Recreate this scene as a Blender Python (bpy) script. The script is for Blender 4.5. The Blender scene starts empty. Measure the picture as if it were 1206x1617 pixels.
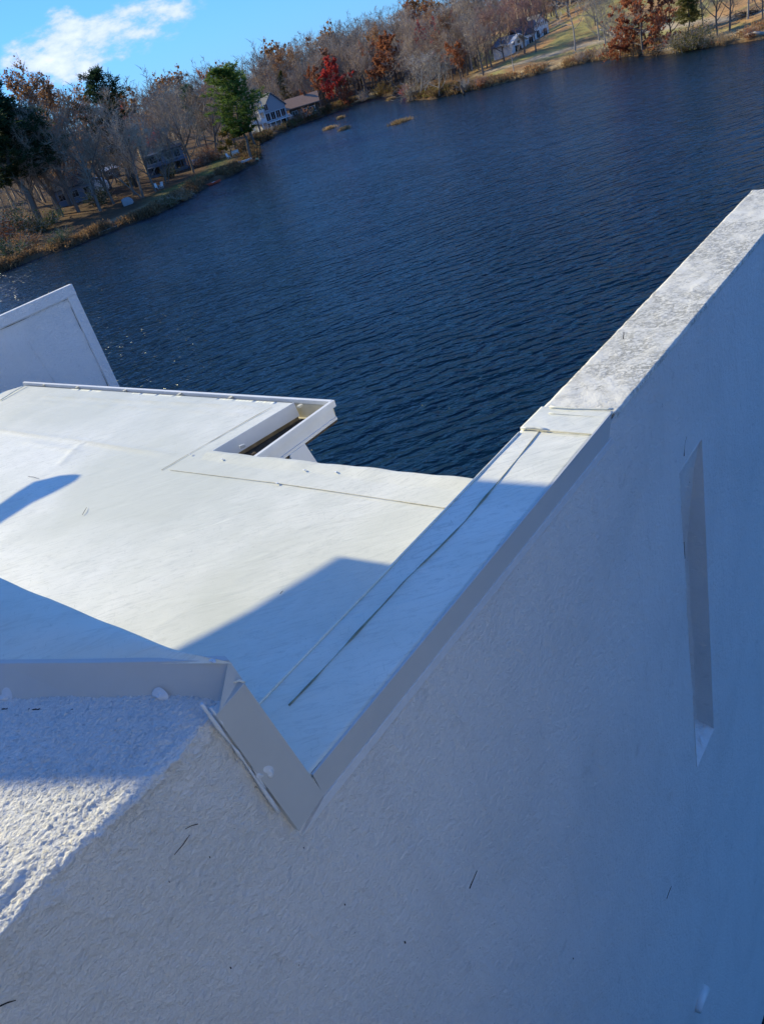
import bpy, bmesh, math, random
import numpy as np
from mathutils import Vector, Matrix

random.seed(7)
SC = bpy.context.scene
COL = SC.collection
R = math.radians

# ------------------------------------------------------------------ camera
CZ = 15.0
ROLL, PITCH, FPX, PW, PH = R(16.8), R(30.7), 1212.0, 1206.0, 1617.0
Fw = np.array([0, math.cos(PITCH), -math.sin(PITCH)])
Rt = np.array([1.0, 0, 0])
Up = np.cross(Rt, Fw)
c_, s_ = math.cos(ROLL), math.sin(ROLL)
rv = c_ * Rt - s_ * Up
uv_ = s_ * Rt + c_ * Up
cam_d = bpy.data.cameras.new('camera')
cam = bpy.data.objects.new('camera', cam_d)
COL.objects.link(cam)
cam.matrix_world = Matrix(((rv[0], uv_[0], -Fw[0], 0), (rv[1], uv_[1], -Fw[1], 0), (rv[2], uv_[2], -Fw[2], CZ), (0, 0, 0, 1)))
cam_d.sensor_fit = 'HORIZONTAL'
cam_d.sensor_width = 36.0
cam_d.lens = FPX / PW * 36.0
cam_d.clip_start = 0.05
cam_d.clip_end = 9000
SC.camera = cam

# ------------------------------------------------------------------ light
SUN_AZ, SUN_EL = -50.0, 28.0
SUN_STRENGTH, SKY_STRENGTH, EXPOSURE = 3.75, 0.14, 0.68
world = bpy.data.worlds.new('World')
SC.world = world
world.use_nodes = True
wn, wl = world.node_tree.nodes, world.node_tree.links
wn.clear()
wout = wn.new('ShaderNodeOutputWorld')
bg = wn.new('ShaderNodeBackground')
sky = wn.new('ShaderNodeTexSky')
sky.sky_type = 'NISHITA'
sky.sun_disc = False
sky.sun_elevation = R(SUN_EL)
sky.sun_rotation = R(SUN_AZ)
sky.altitude = 100
sky.air_density = 1.0
sky.dust_density = 0.25
sky.ozone_density = 2.2
# scattered fair-weather clouds in direction space
geo = wn.new('ShaderNodeTexCoord')
sep = wn.new('ShaderNodeSeparateXYZ')
wl.new(geo.outputs['Generated'], sep.inputs[0])
def wmath(op, a, b=None, clamp=False):
    n = wn.new('ShaderNodeMath'); n.operation = op; n.use_clamp = clamp
    for i, v in enumerate((a, b)):
        if v is None: continue
        if isinstance(v, (int, float)): n.inputs[i].default_value = v
        else: wl.new(v, n.inputs[i])
    return n.outputs[0]
def wnoise(scale, detail, rough, off, zs=2.2):
    mp = wn.new('ShaderNodeMapping'); mp.inputs['Scale'].default_value = (1, 1, zs); mp.inputs['Location'].default_value = off
    nz = wn.new('ShaderNodeTexNoise'); nz.inputs['Scale'].default_value = scale
    nz.inputs['Detail'].default_value = detail; nz.inputs['Roughness'].default_value = rough
    wl.new(geo.outputs['Generated'], mp.inputs[0]); wl.new(mp.outputs[0], nz.inputs['Vector'])
    return nz.outputs['Fac']
def cloud_bank(cx, cy, cz, dirv, half_len, half_wid):
    """soft ellipse mask around one cloud, in direction space"""
    c = np.array([cx, cy, cz]); c /= np.linalg.norm(c)
    t = np.array(dirv, float); t -= c * (t @ c); t /= np.linalg.norm(t)
    b = np.cross(c, t)
    outs = []
    for v, h in ((t, half_len), (b, half_wid)):
        dp = wn.new('ShaderNodeVectorMath'); dp.operation = 'DOT_PRODUCT'
        wl.new(geo.outputs['Generated'], dp.inputs[0]); dp.inputs[1].default_value = tuple(v)
        q = wmath('DIVIDE', dp.outputs['Value'], h)
        outs.append(wmath('MULTIPLY', q, q))
    r2 = wmath('ADD', outs[0], outs[1])
    front = wn.new('ShaderNodeVectorMath'); front.operation = 'DOT_PRODUCT'
    wl.new(geo.outputs['Generated'], front.inputs[0]); front.inputs[1].default_value = tuple(c)
    ok = wmath('GREATER_THAN', front.outputs['Value'], 0.5)
    return wmath('MULTIPLY', wmath('SUBTRACT', 1.0, r2, True), ok)
def ray(px, py):
    d = Fw * FPX + rv * (px - PW / 2) - uv_ * (py - PH / 2)
    return d / np.linalg.norm(d)
banks = []
for (p0, p1, w) in (((0, 112), (205, 50), 0.036), ((140, 62), (318, 2), 0.032), ((70, 50), (140, 20), 0.022), ((95, 85), (235, 32), 0.030), ((195, -8), (250, -18), 0.012)):
    a, b = ray(*p0), ray(*p1)
    m = (a + b) / 2
    banks.append(cloud_bank(*m, b - a, np.linalg.norm(b - a) / 2 * 1.12, w))
rg = random.Random(3)
for k in range(16):   # the same kind of small cumulus elsewhere round the sky
    az_ = R(55 + k * 17.5 + rg.uniform(-5, 5)); el_ = R(rg.uniform(7, 30))
    m = np.array([math.sin(az_) * math.cos(el_), math.cos(az_) * math.cos(el_), math.sin(el_)])
    banks.append(cloud_bank(*m, (math.cos(az_), -math.sin(az_), rg.uniform(-.1, .2)), rg.uniform(.06, .16), rg.uniform(.018, .045)))
mask = banks[0]
for b in banks[1:]:
    mask = wmath('MAXIMUM', mask, b)
n1 = wnoise(24, 9, .60, (3.1, 1.2, 0.4))
n2 = wnoise(7, 3, .5, (0.3, 5.2, 2.4))
dens = wmath('ADD', wmath('MULTIPLY', mask, 0.50), wmath('ADD', wmath('MULTIPLY', n1, 1.25), wmath('MULTIPLY', n2, 0.3)))
ramp = wn.new('ShaderNodeMapRange'); ramp.interpolation_type = 'SMOOTHSTEP'
ramp.inputs['From Min'].default_value = 0.93; ramp.inputs['From Max'].default_value = 1.22
wl.new(dens, ramp.inputs['Value'])
cl_fac = wmath('MULTIPLY', wmath('MULTIPLY', ramp.outputs[0], wmath('MULTIPLY', mask, 3.0, True)), 0.85)
cmix = wn.new('ShaderNodeMix'); cmix.data_type = 'RGBA'
shade = wn.new('ShaderNodeMapRange')
shade.inputs['From Min'].default_value = 1.0; shade.inputs['From Max'].default_value = 1.45
wl.new(dens, shade.inputs['Value'])
ccol = wn.new('ShaderNodeMix'); ccol.data_type = 'RGBA'
ccol.inputs['A'].default_value = (2.5, 3.2, 4.7, 1); ccol.inputs['B'].default_value = (4.9, 5.1, 5.4, 1)
wl.new(shade.outputs[0], ccol.inputs['Factor'])
pre = wn.new('ShaderNodeVectorMath'); pre.operation = 'MULTIPLY'; pre.inputs[1].default_value = (.1, .1, .1)
wl.new(sky.outputs[0], pre.inputs[0])
gam = wn.new('ShaderNodeGamma'); gam.inputs['Gamma'].default_value = 0.62
wl.new(pre.outputs[0], gam.inputs['Color'])
tint = wn.new('ShaderNodeMix'); tint.data_type = 'RGBA'; tint.blend_type = 'MULTIPLY'
tint.inputs['Factor'].default_value = 1.0
tint.inputs['B'].default_value = (1.36, 3.38, 7.2, 1)
wl.new(gam.outputs[0], tint.inputs['A'])
wl.new(tint.outputs['Result'], cmix.inputs['A']); wl.new(ccol.outputs['Result'], cmix.inputs['B'])
wl.new(cl_fac, cmix.inputs['Factor'])
wl.new(cmix.outputs['Result'], bg.inputs['Color'])
bg.inputs['Strength'].default_value = SKY_STRENGTH
wl.new(bg.outputs[0], wout.inputs[0])

sun_d = bpy.data.lights.new('sun', 'SUN')
sun_d.energy = SUN_STRENGTH
sun_d.angle = R(0.53)
sun_d.color = (1.0, 0.87, 0.53)
sun = bpy.data.objects.new('sun', sun_d)
COL.objects.link(sun)
SDIR = np.array([math.sin(R(SUN_AZ)) * math.cos(R(SUN_EL)), math.cos(R(SUN_AZ)) * math.cos(R(SUN_EL)), math.sin(R(SUN_EL))])
sun.rotation_euler = Vector(SDIR).to_track_quat('Z', 'Y').to_euler()
sun.location = (-30, 20, 40)
vs = SC.view_settings
vs.view_transform = 'Standard'; vs.look = 'None'; vs.gamma = 1; vs.exposure = EXPOSURE
vs.use_curve_mapping = False
SC.cycles.max_bounces = 5
SC.cycles.caustics_reflective = False
SC.cycles.caustics_refractive = False
SC.cycles.transparent_max_bounces = 4

# ------------------------------------------------------------------ helpers
CAM = np.array([0, 0, CZ])
def at(px, py, z):
    d = ray(px, py)
    return CAM + d * ((z - CZ) / d[2])
def proj(P):
    v = np.asarray(P, float) - CAM; zz = v @ Fw
    return PW / 2 + FPX * (v @ rv) / zz, PH / 2 - FPX * (v @ uv_) / zz

def hash3(ix, iy, iz):
    n = (ix * 374761393 + iy * 668265263 + iz * 2147483647 + 1274126177) & 0xFFFFFFFF
    n = ((n ^ (n >> 13)) * 1274126177) & 0xFFFFFFFF
    n = (n ^ (n >> 16)) & 0xFFFFFFFF
    n = (n * 2246822519) & 0xFFFFFFFF
    return ((n ^ (n >> 15)) & 0xFFFFFF) / float(0xFFFFFF)
def vnoise(P):
    P = np.asarray(P, float)
    i = np.floor(P).astype(np.int64); f = P - i; f = f * f * (3 - 2 * f)
    out = 0
    for dx in (0, 1):
        for dy in (0, 1):
            for dz in (0, 1):
                w = (f[..., 0] if dx else 1 - f[..., 0]) * (f[..., 1] if dy else 1 - f[..., 1]) * (f[..., 2] if dz else 1 - f[..., 2])
                out = out + w * hash3(i[..., 0] + dx, i[..., 1] + dy, i[..., 2] + dz)
    return out
def fbm(P, scale, octs=4, gain=.5):
    P = np.asarray(P, float) * scale; o = 0; a = 1; t = 0
    for k in range(octs):
        o = o + a * (vnoise(P + 17.3 * k) - .5); t += a; a *= gain; P = P * 2.03
    return o / t

def tag(o, label=None, cat=None, group=None, kind=None):
    if label: o['label'] = label
    if cat: o['category'] = cat
    if group: o['group'] = group
    if kind: o['kind'] = kind
    return o
def empty(name, loc, label=None, cat=None, group=None, kind=None):
    o = bpy.data.objects.new(name, None); COL.objects.link(o); o.location = tuple(loc)
    o.empty_display_size = .3
    return tag(o, label, cat, group, kind)
def link(name, me, mats=None, parent=None, loc=None):
    if mats is not None and len(me.materials) == 0:
        for m in (mats if isinstance(mats, (list, tuple)) else [mats]): me.materials.append(m)
    o = bpy.data.objects.new(name, me); COL.objects.link(o)
    if parent is not None: o.parent = parent
    if loc is not None: o.location = tuple(loc)
    return o
def mesh_from(name, V, Fc, smooth=False, mi=None):
    me = bpy.data.meshes.new(name)
    V = np.asarray(V, np.float32)
    if isinstance(Fc, np.ndarray):
        n, k = Fc.shape
        me.vertices.add(len(V)); me.vertices.foreach_set('co', V.ravel())
        me.loops.add(n * k); me.loops.foreach_set('vertex_index', Fc.astype(np.int32).ravel())
        me.polygons.add(n); me.polygons.foreach_set('loop_start', np.arange(0, n * k, k, dtype=np.int32))
        me.polygons.foreach_set('loop_total', np.full(n, k, np.int32))
        if mi is not None: me.polygons.foreach_set('material_index', np.asarray(mi, np.int32))
        me.update(calc_edges=True)
    else:
        me.from_pydata([tuple(v) for v in V], [], Fc)
        if mi is not None: me.polygons.foreach_set('material_index', np.asarray(mi, np.int32))
    if smooth: me.polygons.foreach_set('use_smooth', np.ones(len(me.polygons), bool))
    me.update()
    return me

class MB:
    def __init__(s, org=(0, 0, 0)):
        s.V = []; s.F = []; s.M = []; s.org = np.asarray(org, float)
    def add(s, vs_, fs, m=0):
        b = len(s.V); s.V += [tuple(np.asarray(v, float) - s.org) for v in vs_]
        s.F += [tuple(b + i for i in f) for f in fs]; s.M += [m] * len(fs)
    def prism(s, poly, z0, z1, m=0):
        """poly: xy points (any winding), z0 < z1 (z may be lists)"""
        P = [(p[0], p[1]) for p in poly]
        A = sum(P[i][0] * P[(i + 1) % len(P)][1] - P[(i + 1) % len(P)][0] * P[i][1] for i in range(len(P)))
        if A < 0: P = P[::-1]
        n = len(P)
        v = [(x, y, z0) for x, y in P] + [(x, y, z1) for x, y in P]
        f = [tuple(range(n - 1, -1, -1)), tuple(range(n, 2 * n))] + [(i, (i + 1) % n, n + (i + 1) % n, n + i) for i in range(n)]
        s.add(v, f, m)
    def hexa(s, b, t, m=0):
        """b, t: four bottom and four top points in the same order"""
        s.add(list(b) + list(t), [(3, 2, 1, 0), (4, 5, 6, 7), (0, 1, 5, 4), (1, 2, 6, 5), (2, 3, 7, 6), (3, 0, 4, 7)], m)
    def box(s, c, size, rz=0, m=0):
        x, y, z = [q / 2 for q in size]; cs, sn = math.cos(rz), math.sin(rz)
        pts = [(-x, -y), (x, -y), (x, y), (-x, y)]
        P = [(c[0] + a * cs - b * sn, c[1] + a * sn + b * cs) for a, b in pts]
        s.hexa([(a, b, c[2] - z) for a, b in P], [(a, b, c[2] + z) for a, b in P], m)
    def tube(s, pts, rad, n=6, m=0):
        pts = [np.asarray(p, float) for p in pts]
        rad = rad if isinstance(rad, (list, tuple)) else [rad] * len(pts)
        vs_, fs = [], []
        for i, p in enumerate(pts):
            t = pts[min(i + 1, len(pts) - 1)] - pts[max(i - 1, 0)]; t /= (np.linalg.norm(t) + 1e-9)
            a = np.cross(t, [0, 0, 1.0]);
            if np.linalg.norm(a) < 1e-3: a = np.array([1.0, 0, 0])
            a /= np.linalg.norm(a); b = np.cross(t, a)
            for k in range(n):
                q = 2 * math.pi * k / n
                vs_.append(p + rad[i] * (math.cos(q) * a + math.sin(q) * b))
        for i in range(len(pts) - 1):
            for k in range(n):
                fs.append((i * n + k, i * n + (k + 1) % n, (i + 1) * n + (k + 1) % n, (i + 1) * n + k))
        fs.append(tuple(range(n - 1, -1, -1))); fs.append(tuple((len(pts) - 1) * n + k for k in range(n)))
        s.add(vs_, fs, m)
    def build(s, name, mats, parent=None, smooth=False, bevel=0):
        me = mesh_from(name, s.V, s.F, smooth, s.M)
        o = link(name, me, mats, parent)
        if parent is None: o.location = tuple(s.org)
        if bevel:
            md = o.modifiers.new('bevel', 'BEVEL'); md.width = bevel; md.segments = 2; md.limit_method = 'ANGLE'; md.angle_limit = R(40)
        return o

# ------------------------------------------------------------------ materials
def new_mat(name, rough=.6, spec=.3):
    m = bpy.data.materials.new(name); m.use_nodes = True
    b = m.node_tree.nodes['Principled BSDF']
    b.inputs['Roughness'].default_value = rough
    b.inputs['Specular IOR Level'].default_value = spec
    return m, m.node_tree.nodes, m.node_tree.links, b
def coords(n, l, scale=(1, 1, 1), rot=(0, 0, 0), kind='Object'):
    tc = n.new('ShaderNodeTexCoord'); mp = n.new('ShaderNodeMapping')
    mp.inputs['Scale'].default_value = scale; mp.inputs['Rotation'].default_value = rot
    l.new(tc.outputs[kind], mp.inputs[0]); return mp.outputs[0]
def noise(n, l, vec, scale, detail=4, rough=.55, dist=0):
    t = n.new('ShaderNodeTexNoise'); t.inputs['Scale'].default_value = scale
    t.inputs['Detail'].default_value = detail; t.inputs['Roughness'].default_value = rough; t.inputs['Distortion'].default_value = dist
    if vec is not None: l.new(vec, t.inputs['Vector'])
    return t.outputs['Fac']
def ramp_(n, l, fac, stops, interp='LINEAR'):
    r = n.new('ShaderNodeValToRGB'); r.color_ramp.interpolation = interp
    e = r.color_ramp.elements
    while len(e) < len(stops): e.new(.5)
    for i, (p, c) in enumerate(stops):
        e[i].position = p; e[i].color = (c + (1,)) if len(c) == 3 else c
    l.new(fac, r.inputs[0]); return r.outputs[0]
def mixc(n, l, fac, a, b, mode='MIX'):
    x = n.new('ShaderNodeMix'); x.data_type = 'RGBA'; x.blend_type = mode
    for k, v in (('Factor', fac), ('A', a), ('B', b)):
        if isinstance(v, (int, float)): x.inputs[k].default_value = v
        elif isinstance(v, tuple): x.inputs[k].default_value = v + (1,) if len(v) == 3 else v
        else: l.new(v, x.inputs[k])
    return x.outputs['Result']
def mth(n, l, op, a, b=None, clamp=False):
    x = n.new('ShaderNodeMath'); x.operation = op; x.use_clamp = clamp
    for i, v in enumerate((a, b)):
        if v is None: continue
        if isinstance(v, (int, float)): x.inputs[i].default_value = v
        else: l.new(v, x.inputs[i])
    return x.outputs[0]
def bump(n, l, b, h, strength, dist, prev=None):
    x = n.new('ShaderNodeBump'); x.inputs['Strength'].default_value = strength; x.inputs['Distance'].default_value = dist
    l.new(h, x.inputs['Height'])
    if prev is not None: l.new(prev, x.inputs['Normal'])
    l.new(x.outputs[0], b.inputs['Normal']); return x.outputs[0]

def mat_membrane():
    m, n, l, b = new_mat('white_membrane', .42, .35)
    v = coords(n, l)
    big = noise(n, l, v, 1.1, 5, .6, .4)
    c = ramp_(n, l, big, [(.3, (.66, .67, .585)), (.55, (.81, .805, .72)), (.8, (.76, .755, .67))])
    v2 = coords(n, l, (1, 5, 1), (0, 0, R(35)))
    scuff = noise(n, l, v2, 4, 9, .78, 2.2)
    sc = ramp_(n, l, scuff, [(.50, (0, 0, 0)), (.62, (1, 1, 1))])
    c = mixc(n, l, mth(n, l, 'MULTIPLY', sc, .55), c, (.50, .51, .45))
    v3 = coords(n, l, (4, 1, 1), (0, 0, R(-20)))
    s2 = ramp_(n, l, noise(n, l, v3, 13, 6, .8, 2.0), [(.60, (0, 0, 0)), (.65, (1, 1, 1))])
    c = mixc(n, l, mth(n, l, 'MULTIPLY', s2, .6), c, (.40, .44, .38))
    patch = ramp_(n, l, noise(n, l, v, .55, 3, .5), [(.42, (0, 0, 0)), (.62, (1, 1, 1))])
    c = mixc(n, l, mth(n, l, 'MULTIPLY', patch, .8), c, (.60, .61, .51))
    l.new(c, b.inputs['Base Color'])
    v4 = coords(n, l, (1, 3.2, 1), (0, 0, R(30)))
    w = noise(n, l, v4, 2.2, 4, .5, .8)
    p = bump(n, l, b, w, .3, .022)
    bump(n, l, b, noise(n, l, v, 160, 3, .6), .18, .002, p)
    return m
def mat_stucco(name='white_stucco', strong=False):
    m, n, l, b = new_mat(name, .75, .25)
    v = coords(n, l)
    big = noise(n, l, v, .9, 5, .6, .6)
    c = ramp_(n, l, big, [(.25, (.73, .74, .73)), (.5, (.81, .81, .80)), (.8, (.85, .85, .835))])
    grime = ramp_(n, l, noise(n, l, v, 5.5, 8, .7, .5), [(.60, (0, 0, 0)), (.80, (1, 1, 1))])
    c = mixc(n, l, mth(n, l, 'MULTIPLY', grime, .55), c, (.42, .42, .40))
    pits = ramp_(n, l, noise(n, l, v, 46, 2, .5), [(.76, (0, 0, 0)), (.79, (1, 1, 1))])
    c = mixc(n, l, mth(n, l, 'MULTIPLY', pits, .75), c, (.16, .15, .14))
    # rain streaks run down the wall
    vs2 = coords(n, l, (5, 5, .35))
    st = ramp_(n, l, noise(n, l, vs2, 1.6, 6, .65, .3), [(.52, (0, 0, 0)), (.75, (1, 1, 1))])
    c = mixc(n, l, mth(n, l, 'MULTIPLY', st, .12), c, (.50, .51, .52))
    l.new(c, b.inputs['Base Color'])
    lump = noise(n, l, v, 52, 6, .75, .2)
    vo = n.new('ShaderNodeTexVoronoi'); vo.inputs['Scale'].default_value = 140; vo.feature = 'SMOOTH_F1'
    l.new(coords(n, l, (1, 1, 1.3)), vo.inputs['Vector'])
    h = mth(n, l, 'ADD', mth(n, l, 'MULTIPLY', lump, 1.0), mth(n, l, 'MULTIPLY', vo.outputs['Distance'], -.45))
    h = mth(n, l, 'ADD', h, mth(n, l, 'MULTIPLY', noise(n, l, v, 24, 3, .6, .3), 1.6))
    # trowel drag, sloping
    tv = coords(n, l, (2, 2, 7), (R(35), 0, 0))
    h = mth(n, l, 'ADD', h, mth(n, l, 'MULTIPLY', noise(n, l, tv, 6, 5, .6, .5), .35))
    p = bump(n, l, b, h, 1.0, .004 if strong else .013)
    if strong: bump(n, l, b, noise(n, l, v, 210, 4, .8), 1.0, .003, p)
    return m
def mat_cap():
    """old painted coping with lichen and worn paint"""
    m, n, l, b = new_mat('weathered_coping', .7, .25)
    v = coords(n, l)
    c = ramp_(n, l, noise(n, l, v, 3, 6, .6), [(.3, (.72, .70, .62)), (.7, (.82, .80, .72))])
    worn = ramp_(n, l, noise(n, l, coords(n, l, (1, 1.8, 1), (0, 0, R(45))), 26, 9, .8, 1.0), [(.49, (0, 0, 0)), (.55, (1, 1, 1))])
    zone = ramp_(n, l, noise(n, l, v, 2.1, 5, .65, .6), [(.38, (0, 0, 0)), (.56, (1, 1, 1))])
    f = mth(n, l, 'MULTIPLY', worn, zone)
    c = mixc(n, l, mth(n, l, 'MULTIPLY', f, .85), c, (.33, .325, .28))
    f2 = ramp_(n, l, noise(n, l, v, 4.5, 7, .7), [(.56, (0, 0, 0)), (.72, (1, 1, 1))])
    c = mixc(n, l, mth(n, l, 'MULTIPLY', f2, .38), c, (.44, .435, .37))
    l.new(c, b.inputs['Base Color'])
    h = mth(n, l, 'ADD', noise(n, l, v, 60, 6, .7), mth(n, l, 'MULTIPLY', f, -.6))
    bump(n, l, b, h, .8, .006)
    return m
def mat_plain(name, col, rough=.5, spec=.3, var=.12, scale=6, bmp=0, metal=0):
    m, n, l, b = new_mat(name, rough, spec)
    v = coords(n, l)
    d = tuple(max(0, q * (1 - var)) for q in col); e = tuple(min(1, q * (1 + var)) for q in col)
    l.new(ramp_(n, l, noise(n, l, v, scale, 6, .65), [(.3, d), (.7, e)]), b.inputs['Base Color'])
    b.inputs['Metallic'].default_value = metal
    if bmp: bump(n, l, b, noise(n, l, v, scale * 4, 4, .6), .5, bmp)
    return m
def mat_foliage(name, cols, trans=.45, rough=.7):
    m, n, l, b = new_mat(name, rough, .12)
    info = n.new('ShaderNodeObjectInfo')
    tc = n.new('ShaderNodeTexCoord')
    ad = n.new('ShaderNodeVectorMath'); ad.operation = 'ADD'
    l.new(tc.outputs['Object'], ad.inputs[0]); l.new(info.outputs['Location'], ad.inputs[1])
    f = noise(n, l, ad.outputs[0], .55, 5, .75)
    c = ramp_(n, l, f, [(.32 + .36 * i / (len(cols) - 1), q) for i, q in enumerate(cols)])
    hsv = n.new('ShaderNodeHueSaturation'); l.new(c, hsv.inputs['Color'])
    l.new(mth(n, l, 'ADD', mth(n, l, 'MULTIPLY', info.outputs['Random'], .5), .75), hsv.inputs['Value'])
    l.new(hsv.outputs[0], b.inputs['Base Color'])
    if trans:
        tr = n.new('ShaderNodeBsdfTranslucent'); l.new(hsv.outputs[0], tr.inputs[0])
        mx = n.new('ShaderNodeMixShader'); mx.inputs[0].default_value = trans
        l.new(b.outputs[0], mx.inputs[1]); l.new(tr.outputs[0], mx.inputs[2])
        l.new(mx.outputs[0], n['Material Output'].inputs[0])
    return m
def mat_water():
    m, n, l, b = new_mat('lake_water', .19, .5)
    b.inputs['IOR'].default_value = 1.333
    b.inputs['Base Color'].default_value = (.0015, .014, .026, 1)
    v = coords(n, l, (.55, 1.35, 1), (0, 0, R(-8)))
    big = noise(n, l, v, 1.05, 2, .4, .9)
    v2 = coords(n, l, (.8, 1.5, 1), (0, 0, R(14)))
    mid = noise(n, l, v2, 2.6, 2, .4, .6)
    v3 = coords(n, l, (1, 1.3, 1))
    fine = noise(n, l, v3, 8.5, 3, .6, .3)
    wind = ramp_(n, l, noise(n, l, coords(n, l, (1, .55, 1), (0, 0, R(20))), .035, 4, .6, .4), [(.34, (.55, .55, .55)), (.62, (1.15, 1.15, 1.15))])
    swell = noise(n, l, coords(n, l, (.5, 1.2, 1), (0, 0, R(5))), .22, 3, .5)
    def bands(rot, sc, dist, dsc):
        w_ = n.new('ShaderNodeTexWave'); w_.wave_type = 'BANDS'; w_.bands_direction = 'Y'; w_.wave_profile = 'SIN'
        w_.inputs['Scale'].default_value = sc; w_.inputs['Distortion'].default_value = dist; w_.inputs['Detail'].default_value = 1
        w_.inputs['Detail Scale'].default_value = dsc; w_.inputs['Detail Roughness'].default_value = .6
        l.new(coords(n, l, (1, 1, 1), (0, 0, rot)), w_.inputs['Vector']); return w_.outputs['Fac']
    h = mth(n, l, 'ADD', mth(n, l, 'MULTIPLY', big, .75), mth(n, l, 'MULTIPLY', mid, .35))
    h = mth(n, l, 'ADD', h, mth(n, l, 'MULTIPLY', bands(R(-12), .27, 7, 1.3), .22))
    h = mth(n, l, 'ADD', h, mth(n, l, 'MULTIPLY', bands(R(9), .41, 8, 1.6), .13))
    h = mth(n, l, 'ADD', h, mth(n, l, 'MULTIPLY', fine, .05))
    h = mth(n, l, 'ADD', mth(n, l, 'MULTIPLY', h, wind), mth(n, l, 'MULTIPLY', swell, 1.6))
    bump(n, l, b, h, 1.0, .42)
    return m
def mat_ground():
    m, n, l, b = new_mat('shore_ground', .95, .1)
    at_ = n.new('ShaderNodeAttribute'); at_.attribute_name = 'zone'
    v = coords(n, l)
    a = noise(n, l, v, .5, 8, .75)
    var = ramp_(n, l, a, [(.3, (.62, .6, .55)), (.5, (1, 1, 1)), (.7, (1.35, 1.25, 1.1))])
    c = mixc(n, l, 1.0, at_.outputs['Color'], var, 'MULTIPLY')
    leaves = ramp_(n, l, noise(n, l, v, .23, 6, .7), [(.5, (0, 0, 0)), (.62, (1, 1, 1))])
    c = mixc(n, l, mth(n, l, 'MULTIPLY', leaves, .5), c, (.23, .125, .06))
    l.new(c, b.inputs['Base Color'])
    bump(n, l, b, noise(n, l, v, 2.5, 6, .7), .8, .25)
    return m

M = {}
M['membrane'] = mat_membrane()
M['stucco'] = mat_stucco()
M['stucco_rough'] = mat_stucco('rough_white_stucco', True)
M['cap'] = mat_cap()
M['trim'] = mat_plain('grey_white_metal_trim', (.50, .515, .51), .38, .4, .05, 2.5)
M['trim_white'] = mat_plain('white_painted_metal', (.74, .75, .74), .4, .4, .06, 4)
M['caulk'] = mat_plain('pale_caulk', (.62, .65, .68), .5, .4, .06, 25, .002)
M['bead'] = mat_plain('tan_sealant_bead', (.58, .53, .38), .6, .2, .25, 20, .002)
M['bead_dark'] = mat_plain('dark_grimy_bead', (.20, .24, .19), .7, .2, .35, 14, .002)
M['dark'] = mat_plain('dark_gap', (.025, .025, .025), .8, .1)
M['wood'] = mat_plain('weathered_wood', (.24, .19, .12), .8, .2, .4, 9, .003)
M['cream'] = mat_plain('cream_gutter_metal', (.62, .58, .45), .5, .3, .15, 5)
M['litter'] = mat_plain('gutter_litter', (.09, .07, .05), .9, .1, .5, 30, .01)
M['water'] = mat_water()
M['ground'] = mat_ground()
M['bark'] = mat_plain('grey_brown_bark', (.20, .165, .135), .9, .1, .35, 3)
M['bark_pale'] = mat_plain('pale_bark', (.42, .38, .33), .9, .1, .35, 2)
M['bark_dark'] = mat_plain('dark_bark', (.075, .06, .05), .9, .1, .3, 3)
M['twig'] = mat_foliage('grey_twigs', [(.30, .235, .165), (.42, .335, .245), (.56, .46, .35)], 0)
M['twig_pale'] = mat_foliage('pale_twigs', [(.38, .33, .26), (.48, .42, .33), (.58, .51, .41)], 0)
M['twig_red'] = mat_foliage('reddish_twigs', [(.28, .16, .12), (.40, .23, .18), (.46, .30, .23)], 0)
M['rust'] = mat_foliage('rust_leaves', [(.27, .10, .05), (.43, .175, .08), (.56, .29, .15)])
M['brown'] = mat_foliage('brown_oak_leaves', [(.26, .13, .055), (.42, .23, .10), (.55, .34, .17)])
M['red'] = mat_foliage('red_maple_leaves', [(.42, .04, .04), (.66, .09, .07), (.72, .18, .11)])
M['copper'] = mat_foliage('copper_beech_leaves', [(.23, .075, .035), (.40, .13, .06), (.54, .23, .11)])
M['yellow'] = mat_foliage('yellow_leaves', [(.20, .14, .03), (.34, .24, .05), (.42, .32, .09)])
M['olive'] = mat_foliage('olive_foliage', [(.07, .075, .02), (.15, .14, .04), (.25, .22, .07)])
M['pine'] = mat_foliage('pine_needles', [(.05, .085, .02), (.11, .18, .04), (.20, .27, .07)])
M['spruce'] = mat_foliage('dark_spruce_needles', [(.018, .038, .018), (.04, .078, .034), (.075, .125, .05)])
M['reed'] = mat_foliage('golden_reeds', [(.24, .16, .08), (.42, .30, .16), (.52, .40, .22)])
M['brush'] = mat_foliage('bank_brush', [(.10, .065, .035), (.20, .13, .07), (.30, .21, .11)])
M['shingle'] = mat_plain('grey_shingle', (.17, .18, .19), .85, .2, .25, 4, .01)
M['shingle_dark'] = mat_plain('dark_shingle', (.07, .075, .085), .85, .2, .25, 4, .01)
M['shingle_brown'] = mat_plain('brown_shingle', (.30, .19, .14), .85, .2, .25, 4, .01)
M['siding'] = mat_plain('grey_siding', (.34, .37, .39), .7, .3, .08, 3)
M['siding_blue'] = mat_plain('blue_grey_siding', (.16, .20, .26), .7, .3, .1, 3)
M['siding_white'] = mat_plain('white_siding', (.82, .81, .77), .6, .3, .05, 3)
M['siding_brown'] = mat_plain('brown_siding', (.12, .085, .06), .8, .2, .15, 3)
M['glass'] = mat_plain('window_glass', (.02, .025, .03), .08, .6, .1, 1)
M['fence'] = mat_plain('white_fence_paint', (.70, .70, .66), .6, .3, .06, 3)
M['red_boat'] = mat_plain('orange_red_plastic', (.60, .10, .05), .4, .4, .08, 3)
M['green_paint'] = mat_plain('faded_green_paint', (.18, .36, .27), .6, .3, .2, 3)
M['tarp'] = mat_plain('white_tarp', (.80, .79, .76), .55, .3, .05, 2, .02)
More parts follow.
